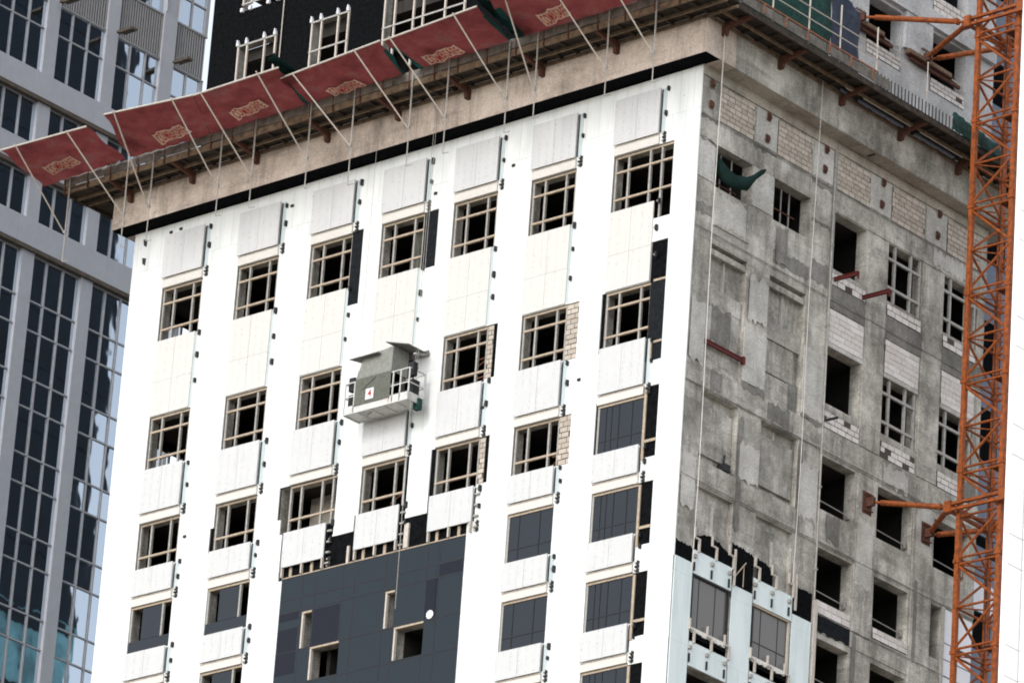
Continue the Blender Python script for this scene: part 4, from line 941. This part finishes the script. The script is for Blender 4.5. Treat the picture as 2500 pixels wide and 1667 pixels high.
wd = [0.35, 0.42, 0.45, 0.5, 0.45, 0.3, 0.06]
for (y, z, x), w_ in zip(path, wd):
    j_ = lambda: random.uniform(-0.06, 0.06)
    mb.v += [(x - 0.15, y + j_(), z + j_()), (x + 0.1, y + 0.08 + j_(), z - 0.02 + j_()), (x + 0.15 + j_(), y + 0.1, z + w_ * 0.5 + j_()), (x + j_(), y + 0.12, z + w_ + j_())]
for i in range(len(path) - 1):
    for j in range(3): a = i * 4 + j; mb.f.append((a, a + 4, a + 5, a + 1)); mb.m.append(0)
o = mb.build('tarpaulin', 'dull_green', origin=(0, 1.2, 84), smooth=True); s_ = o.modifiers.new('s', 'SOLIDIFY'); s_.thickness = 0.02
tag(o, 'green tarpaulin looped out of the topmost open window beside the white corner', 'tarpaulin')
mb = MB(); mb.box(0.02, 0.1, 0.9, 2.93, 78.0, 78.02); mb.box(0.02, 0.1, 0.9, 2.93, 78.14, 78.16); mb.box(0.05, 0.07, 0.9, 2.93, 78.0, 78.16); mb.box(0.0, 0.12, 2.88, 3.0, 77.95, 78.22)
tag(mb.build('steel_beam', 'rust_red', origin=(0.06, 1.9, 78)), 'long dark red steel beam lying flat along the bare concrete below the blind window', 'steel beam')
for (y, z, L_, lab) in [(7.62, 82.78, 1.1, 'short rust brown beam sticking out above the pipe, left one of the pair'), (9.22, 82.68, 1.25, 'short rust brown beam sticking out of the brick sill, right one of the pair')]:
    mb = MB(); mb.box(0, L_, y, y + 0.1, z, z + 0.02); mb.box(0, L_, y, y + 0.1, z + 0.12, z + 0.14); mb.box(0, L_, y + 0.04, y + 0.06, z, z + 0.14); mb.box(L_ - 0.02, L_, y, y + 0.1, z - 0.15, z + 0.14)
    tag(mb.build('steel_beam', 'rust_red', origin=(0, y, z)), lab, 'steel beam', 'beams sticking out of the concrete side')
mb = MB(); mb.box(0.0, 0.5, 7.62, 7.7, 77.55, 77.62); tag(mb.build('steel_bar', 'steel_dark', origin=(0, 7.6, 77.6)), 'small black bar poking out of the white bricks beside the drain pipe', 'steel bar')
mb = MB(); mb.box(-0.28, 0.05, 2.3, 2.62, 73.9, 74.15); mb.bar((-0.1, 2.4, 74.1), (-0.1, 2.45, 74.5), 0.04, 6); tag(mb.build('rubble_bag', 'cable', origin=(0, 2.4, 73.9)), 'small black bag left on the sill of the lower blind window', 'bag')

# ================================================================ TOWER CRANE MAST
cr = empty('tower_crane', (3.4, 12.9, 0), 'orange lattice tower crane mast tied to the side of the tower', 'tower crane')
cx0, cx1, cy0, cy1 = 2.55, 4.3, 12.05, 13.8
def section(z0, z1):
    s = bpy.data.objects.new('mast_section', None); COL.objects.link(s); s.parent = cr; s.location = Vector((cx0, cy0, z0)) - Vector(cr.location)
    mb = MB()
    for (x, y) in ((cx0, cy0), (cx1, cy0), (cx0, cy1), (cx1, cy1)):
        mb.box(x - 0.085, x + 0.085, y - 0.085, y + 0.085, z0 + 0.06, z1 - 0.06)
        mb.box(x - 0.12, x + 0.12, y - 0.12, y + 0.12, z0 - 0.06, z0 + 0.06); 
        mb.box(x - 0.15, x + 0.15, y - 0.03, y + 0.03, z0 + 0.06, z0 + 0.3)
    mb.build('chord', 'orange', s)
    mb = MB(); zm = (z0 + z1) / 2; r = 0.05
    F = [((cx0, cy0), (cx1, cy0)), ((cx1, cy0), (cx1, cy1)), ((cx1, cy1), (cx0, cy1)), ((cx0, cy1), (cx0, cy0))]
    for n_, (a, b) in enumerate(F):
        for z in (z1 - 0.1, zm, z0 + 0.14): mb.bar((*a, z), (*b, z), r, 6)
        mb.bar((*a, z1 - 0.12), (*b, zm + 0.02), r, 6); mb.bar((*b, zm - 0.03), (*a, z0 + 0.2), r, 6)
    mb.bar((cx0, cy0, zm), (cx1, cy1, zm), 0.03, 6); mb.bar((cx0, cy0, z1 - 0.1), (cx1, cy1, z1 - 0.1), 0.03, 6)
    mb.build('lattice', 'orange', s)
    mb = MB()
    for x in (cx1 - 0.75, cx1 - 0.35): mb.bar((x, cy1 - 0.25, z0), (x, cy1 - 0.35, z1), 0.025, 6)
    z = z0 + 0.15
    while z < z1: mb.bar((cx1 - 0.75, cy1 - 0.3, z), (cx1 - 0.35, cy1 - 0.3, z), 0.015, 5); z += 0.28
    for k in range(3): mb.bar((cx1 - 0.95, cy1 - 0.6, z0 + 0.8 + k), (cx1 - 0.15, cy1 - 0.6, z0 + 0.8 + k), 0.02, 5)
    mb.box(cx1 - 1.1, cx1 - 0.7, cy0 + 0.6, cy1 - 0.1, z0 + 0.28, z0 + 0.31)
    mb.build('ladder', 'orange_dirty', s)
Z = 83.33
for k in range(-9, 6): section(Z + 3.33 * k, Z + 3.33 * (k + 1))
MB().box(cx0 - 0.1, cx1 + 0.1, cy0 - 0.1, cy1 + 0.1, 0, Z - 9 * 3.33 - 0.1).build('lower_mast', 'orange_dirty', cr)
MB().bar((3.5, 12.5, 50), (3.4, 12.6, 104), 0.022, 6).build('power_cable', 'cable', cr)
for (zc, wx, y1_, y2_) in [(75.33, 0.0, 10.04, 13.41), (93.9, -0.95, 9.42, 13.33)]:
    mb = MB()
    c0, c1, d0, d1 = cx0 - 0.28, cx1 + 0.28, cy0 - 0.25, cy1 + 0.25
    for z in (zc - 0.12, zc + 0.1):
        mb.box(c0, c1, d0 - 0.06, d0 + 0.06, z - 0.05, z + 0.05); mb.box(c0, c1, d1 - 0.06, d1 + 0.06, z - 0.05, z + 0.05)
        mb.box(c0 - 0.06, c0 + 0.06, d0 + 0.061, d1 - 0.061, z - 0.05, z + 0.05); mb.box(c1 - 0.06, c1 + 0.06, d0 + 0.061, d1 - 0.061, z - 0.05, z + 0.05)
    for (x, y) in ((c0, d0), (c1, d0), (c0, d1), (c1, d1)): mb.box(x - 0.13, x + 0.13, y - 0.13, y + 0.13, zc - 0.22, zc + 0.2)
    mb.build('collar', 'orange', cr)
    for (a, b) in [((wx + 0.25, y1_, zc), (c0 - 0.05, d0, zc)), ((wx + 0.25, y2_, zc), (c0 - 0.05, d0 + 0.05, zc - 0.02)), ((wx + 0.25, y2_ + 0.05, zc - 0.08), (c0 + 0.1, d1, zc - 0.1))]:
        A, Bv = Vector(a), Vector(b); A2 = A.lerp(Bv, 0.12); B2 = A.lerp(Bv, 0.9)
        mb = MB(); mb.bar(A, A2, 0.05, 8); mb.bar(A2, B2, 0.1, 10); mb.bar(B2, Bv, 0.05, 8); mb.box(B2.x - 0.06, B2.x + 0.06, B2.y - 0.1, B2.y + 0.1, B2.z - 0.1, B2.z + 0.1)
        mb.build('tie_strut', 'orange', cr)
    for yy in (y1_, y2_):
        mb = MB(); mb.box(wx + 0.03, wx + 0.08, yy - 0.24, yy + 0.26, zc - 0.4, zc + 0.4); mb.box(wx + 0.08, wx + 0.4, yy - 0.06, yy - 0.03, zc - 0.16, zc + 0.16); mb.box(wx + 0.08, wx + 0.4, yy + 0.03, yy + 0.06, zc - 0.16, zc + 0.16)
        for k in range(8): mb.bar((wx + 0.08, yy - 0.18 + 0.12 * (k % 4), zc + (0.3 if k < 4 else -0.3)), (wx + 0.2, yy - 0.18 + 0.12 * (k % 4), zc + (0.3 if k < 4 else -0.3)), 0.03, 6)
        mb.build('wall_plate', 'rust', cr)
for (y0, L_) in ((8.35, 2.5), (12.3, 2.6)):
    mb = MB(); mb.box(-0.94, -0.7, y0, y0 + L_, 93.66, 93.70, 1); mb.box(-0.94, -0.72, y0, y0 + L_ * 0.98, 93.72, 93.86, 0); mb.box(-0.92, -0.82, y0 + 0.2, y0 + L_ + 0.6, 93.52, 93.63, 1)
    mb.build('wall_beam', ['wood', 'rust'], cr)

# ================================================================ GLASS OFFICE BUILDING ON THE LEFT
gb = empty('office_building', (-62, 21, 0), 'blue glass office building with grey metal pilasters and bands, left of the tower', 'building')
GX = -52.0
BAYS = [(6.7, 10.2), (10.2, 13.8), (13.83, 17.42), (18.15, 21.0), (21.7, 24.4), (25.2, 27.2)]
PIL = [(6.0, 6.7), (10.2 - 0.0, 10.9), (13.83, 14.55), (17.42, 18.15), (21.0, 21.7), (24.4, 25.2)]
BAYS = [(6.7, 10.2), (10.9, 13.83), (14.55, 17.42), (18.15, 21.0), (21.7, 24.4), (25.2, 27.2)]
GLZ = [(108.15, 111.65, [110.32]), (104.72, 106.78, []), (101.33, 103.38, [])]
zz = 99.88; rows = []
tz = [97.84]
lowT = [97.84, 96.52, 94.4, 93.09, 91.02, 89.72, 87.62, 86.33, 84.22, 82.93, 80.82, 79.53, 77.4, 76.1]
for (z0, z1, t_) in GLZ: rows.append((z0, z1, t_))
rows += [(97.84, 99.88, []), (94.4, 97.84, [96.52]), (91.02, 94.4, [93.09]), (87.62, 91.02, [89.72]), (84.22, 87.62, [86.33]), (80.82, 84.22, [82.93]), (77.4, 80.82, [79.53]), (113.9, 119.5, [115.2, 117.5])]
for bi, (y0, y1) in enumerate(BAYS):
    for (z0, z1, tr) in rows:
        if bi < 2 and z0 > 100 and bi == 0: pass
        wv = window((GX, y0, z0), gb)
        n = 3 if bi < 5 else 2
        if bi == 4: mv = [22.63, 23.58]
        elif bi == 5: mv = [26.15]
        elif bi == 3: mv = [19.06, 20.04]
        else: mv = [y0 + (y1 - y0) * 0.33, y0 + (y1 - y0) * 0.67]
        ys = [y0] + mv + [y1]; zs = [z0] + sorted(tr) + [z1]
        mb = MB()
        for i in range(len(ys) - 1):
            for j in range(len(zs) - 1):
                # each pane tilts a hair its own way, as fitted glass does
                e = [random.uniform(-0.005, 0.005) for _ in range(4)]
                mb.quad((GX - 0.05 + e[0], ys[i], zs[j]), (GX - 0.05 + e[1], ys[i + 1], zs[j]), (GX - 0.05 + e[2], ys[i + 1], zs[j + 1]), (GX - 0.05 + e[0] + e[2] - e[1], ys[i], zs[j + 1]))
        o = mb.build('glass', 'curtain_glass', wv)
        mb = MB()
        for v in mv: mb.box(GX - 0.04, GX + 0.01, v - 0.04, v + 0.04, z0, z1)
        if bi == 5: mb.box(GX - 0.1, GX + 0.02, 27.0, 27.2, z0, z1)
        for h in tr + [z1] + ([z0] if z0 in (77.4, 101.33, 104.72, 108.15, 113.9) else []): mb.box(GX - 0.04, GX + 0.005, y0, y1, h - 0.035, h + 0.035)
        mb.build('mullion', 'mullion', wv)
for (y0, y1) in PIL:
    MB().box(GX - 0.3, GX + 0.12, y0, y1, 60, 119.5).build('pilaster', 'tower_metal', gb)
for (z0, z1) in [(99.98, 101.33), (103.45, 104.72), (106.85, 108.12)]:
    o = MB().box(GX - 0.3, GX + 0.22, 5, 27.2, z0 + 0.13, z1).build('spandrel_band', 'tower_metal', gb)
    MB().box(GX - 0.3, GX + 0.26, 5, 27.2, z0 - 0.06, z0 + 0.128).build('soffit_trim', 'tower_brown', o)
    mb = MB()
    for k in range(12): mb.box(GX + 0.221, GX + 0.224, 6.1 + 1.8 * k, 6.115 + 1.8 * k, z0 + 0.14, z1)
    mb.build('panel_joint', 'joint', o)
for (y0, y1) in BAYS[2:]:
    o = MB().box(GX - 0.2, GX - 0.1, y0, y1, 111.68, 113.87).build('louvre_panel', 'membrane', gb)
    mb = MB(); y = y0 + 0.06
    while y < y1: mb.box(GX - 0.1, GX + 0.02, y, y + 0.055, 111.7, 113.85); y += 0.15
    mb.box(GX - 0.1, GX + 0.05, y0, y1, 111.66, 111.72); mb.box(GX - 0.1, GX + 0.05, y0, y1, 113.82, 113.9)
    mb.build('louvre_blades', 'louvre', o)
    # curved haunches turning the bay heads into arches
    for side in (0, 1):
        pts = []; yy = y0 if side == 0 else y1; s = 1 if side == 0 else -1
        if y1 > 27: 
            if side == 1: continue
        pts = [(yy, 114.0), (yy, 119.5)] + [(yy + s * 1.2 * (1 - math.cos(a * math.pi / 16)), 114.0 + 5.5 * math.sin(a * math.pi / 16)) for a in range(8, -1, -1)]
        MB().prism(pts, lambda u, v, k: (GX - 0.09 + 0.3 * k, u, v)).build('arch_haunch', 'tower_metal', gb)
for y in (17.9, 21.45, 25.0, 14.3):
    mb = MB(); mb.box(GX + 0.33, GX + 0.9, y - 0.1, y + 0.1, 111.62, 111.72); mb.box(GX + 0.6, GX + 1.35, y - 0.16, y + 0.16, 111.55, 111.66); mb.build('light_fixture', 'tower_brown', gb)
MB().box(-75, GX - 0.31, 4, 27.2, 0, 121).build('body', 'rear_dark', gb)
MB().box(GX - 0.31, GX - 0.28, 5, 27.2, 60, 121).build('back_panel', 'rear_dark', gb)

# ================================================================ WHITE BUILDING AT THE RIGHT EDGE
WHITE = (35.95, -30.0)
wb = empty('white_building', (41, -27, 0), 'plain white clad building filling the right edge beside the crane', 'building')
WX, WY = WHITE
mb = MB(); mb.box(WX, WX + 0.13, WY, WY + 6, 0, 125); mb.box(WX + 0.13, WX + 10, WY + 0.62, WY + 6, 0, 125); mb.build('wall', 'white_stone', wb)
mb = MB(); z = 50.0; k = 0
while z < 112:
    mb.box(WX + 0.13, WX + 0.134, WY + 0.05, WY + 0.61, z, z + 0.018); mb.box(WX + 0.135, WX + 10, WY + 0.614, WY + 0.62, z, z + 0.018); z += 2.1 if k % 2 else 0.8; k += 1
mb.box(WX + 0.135, WX + 0.15, WY + 0.612, WY + 0.62, 0, 125); mb.build('panel_joint', 'joint', wb)

# ================================================================ GROUND
gd = MB().quad((-3000, -3000, 0), (3000, -3000, 0), (3000, 3000, 0), (-3000, 3000, 0)).build('ground', 'asphalt')
tag(gd, 'flat sandy ground far below the towers', 'ground', kind='structure')
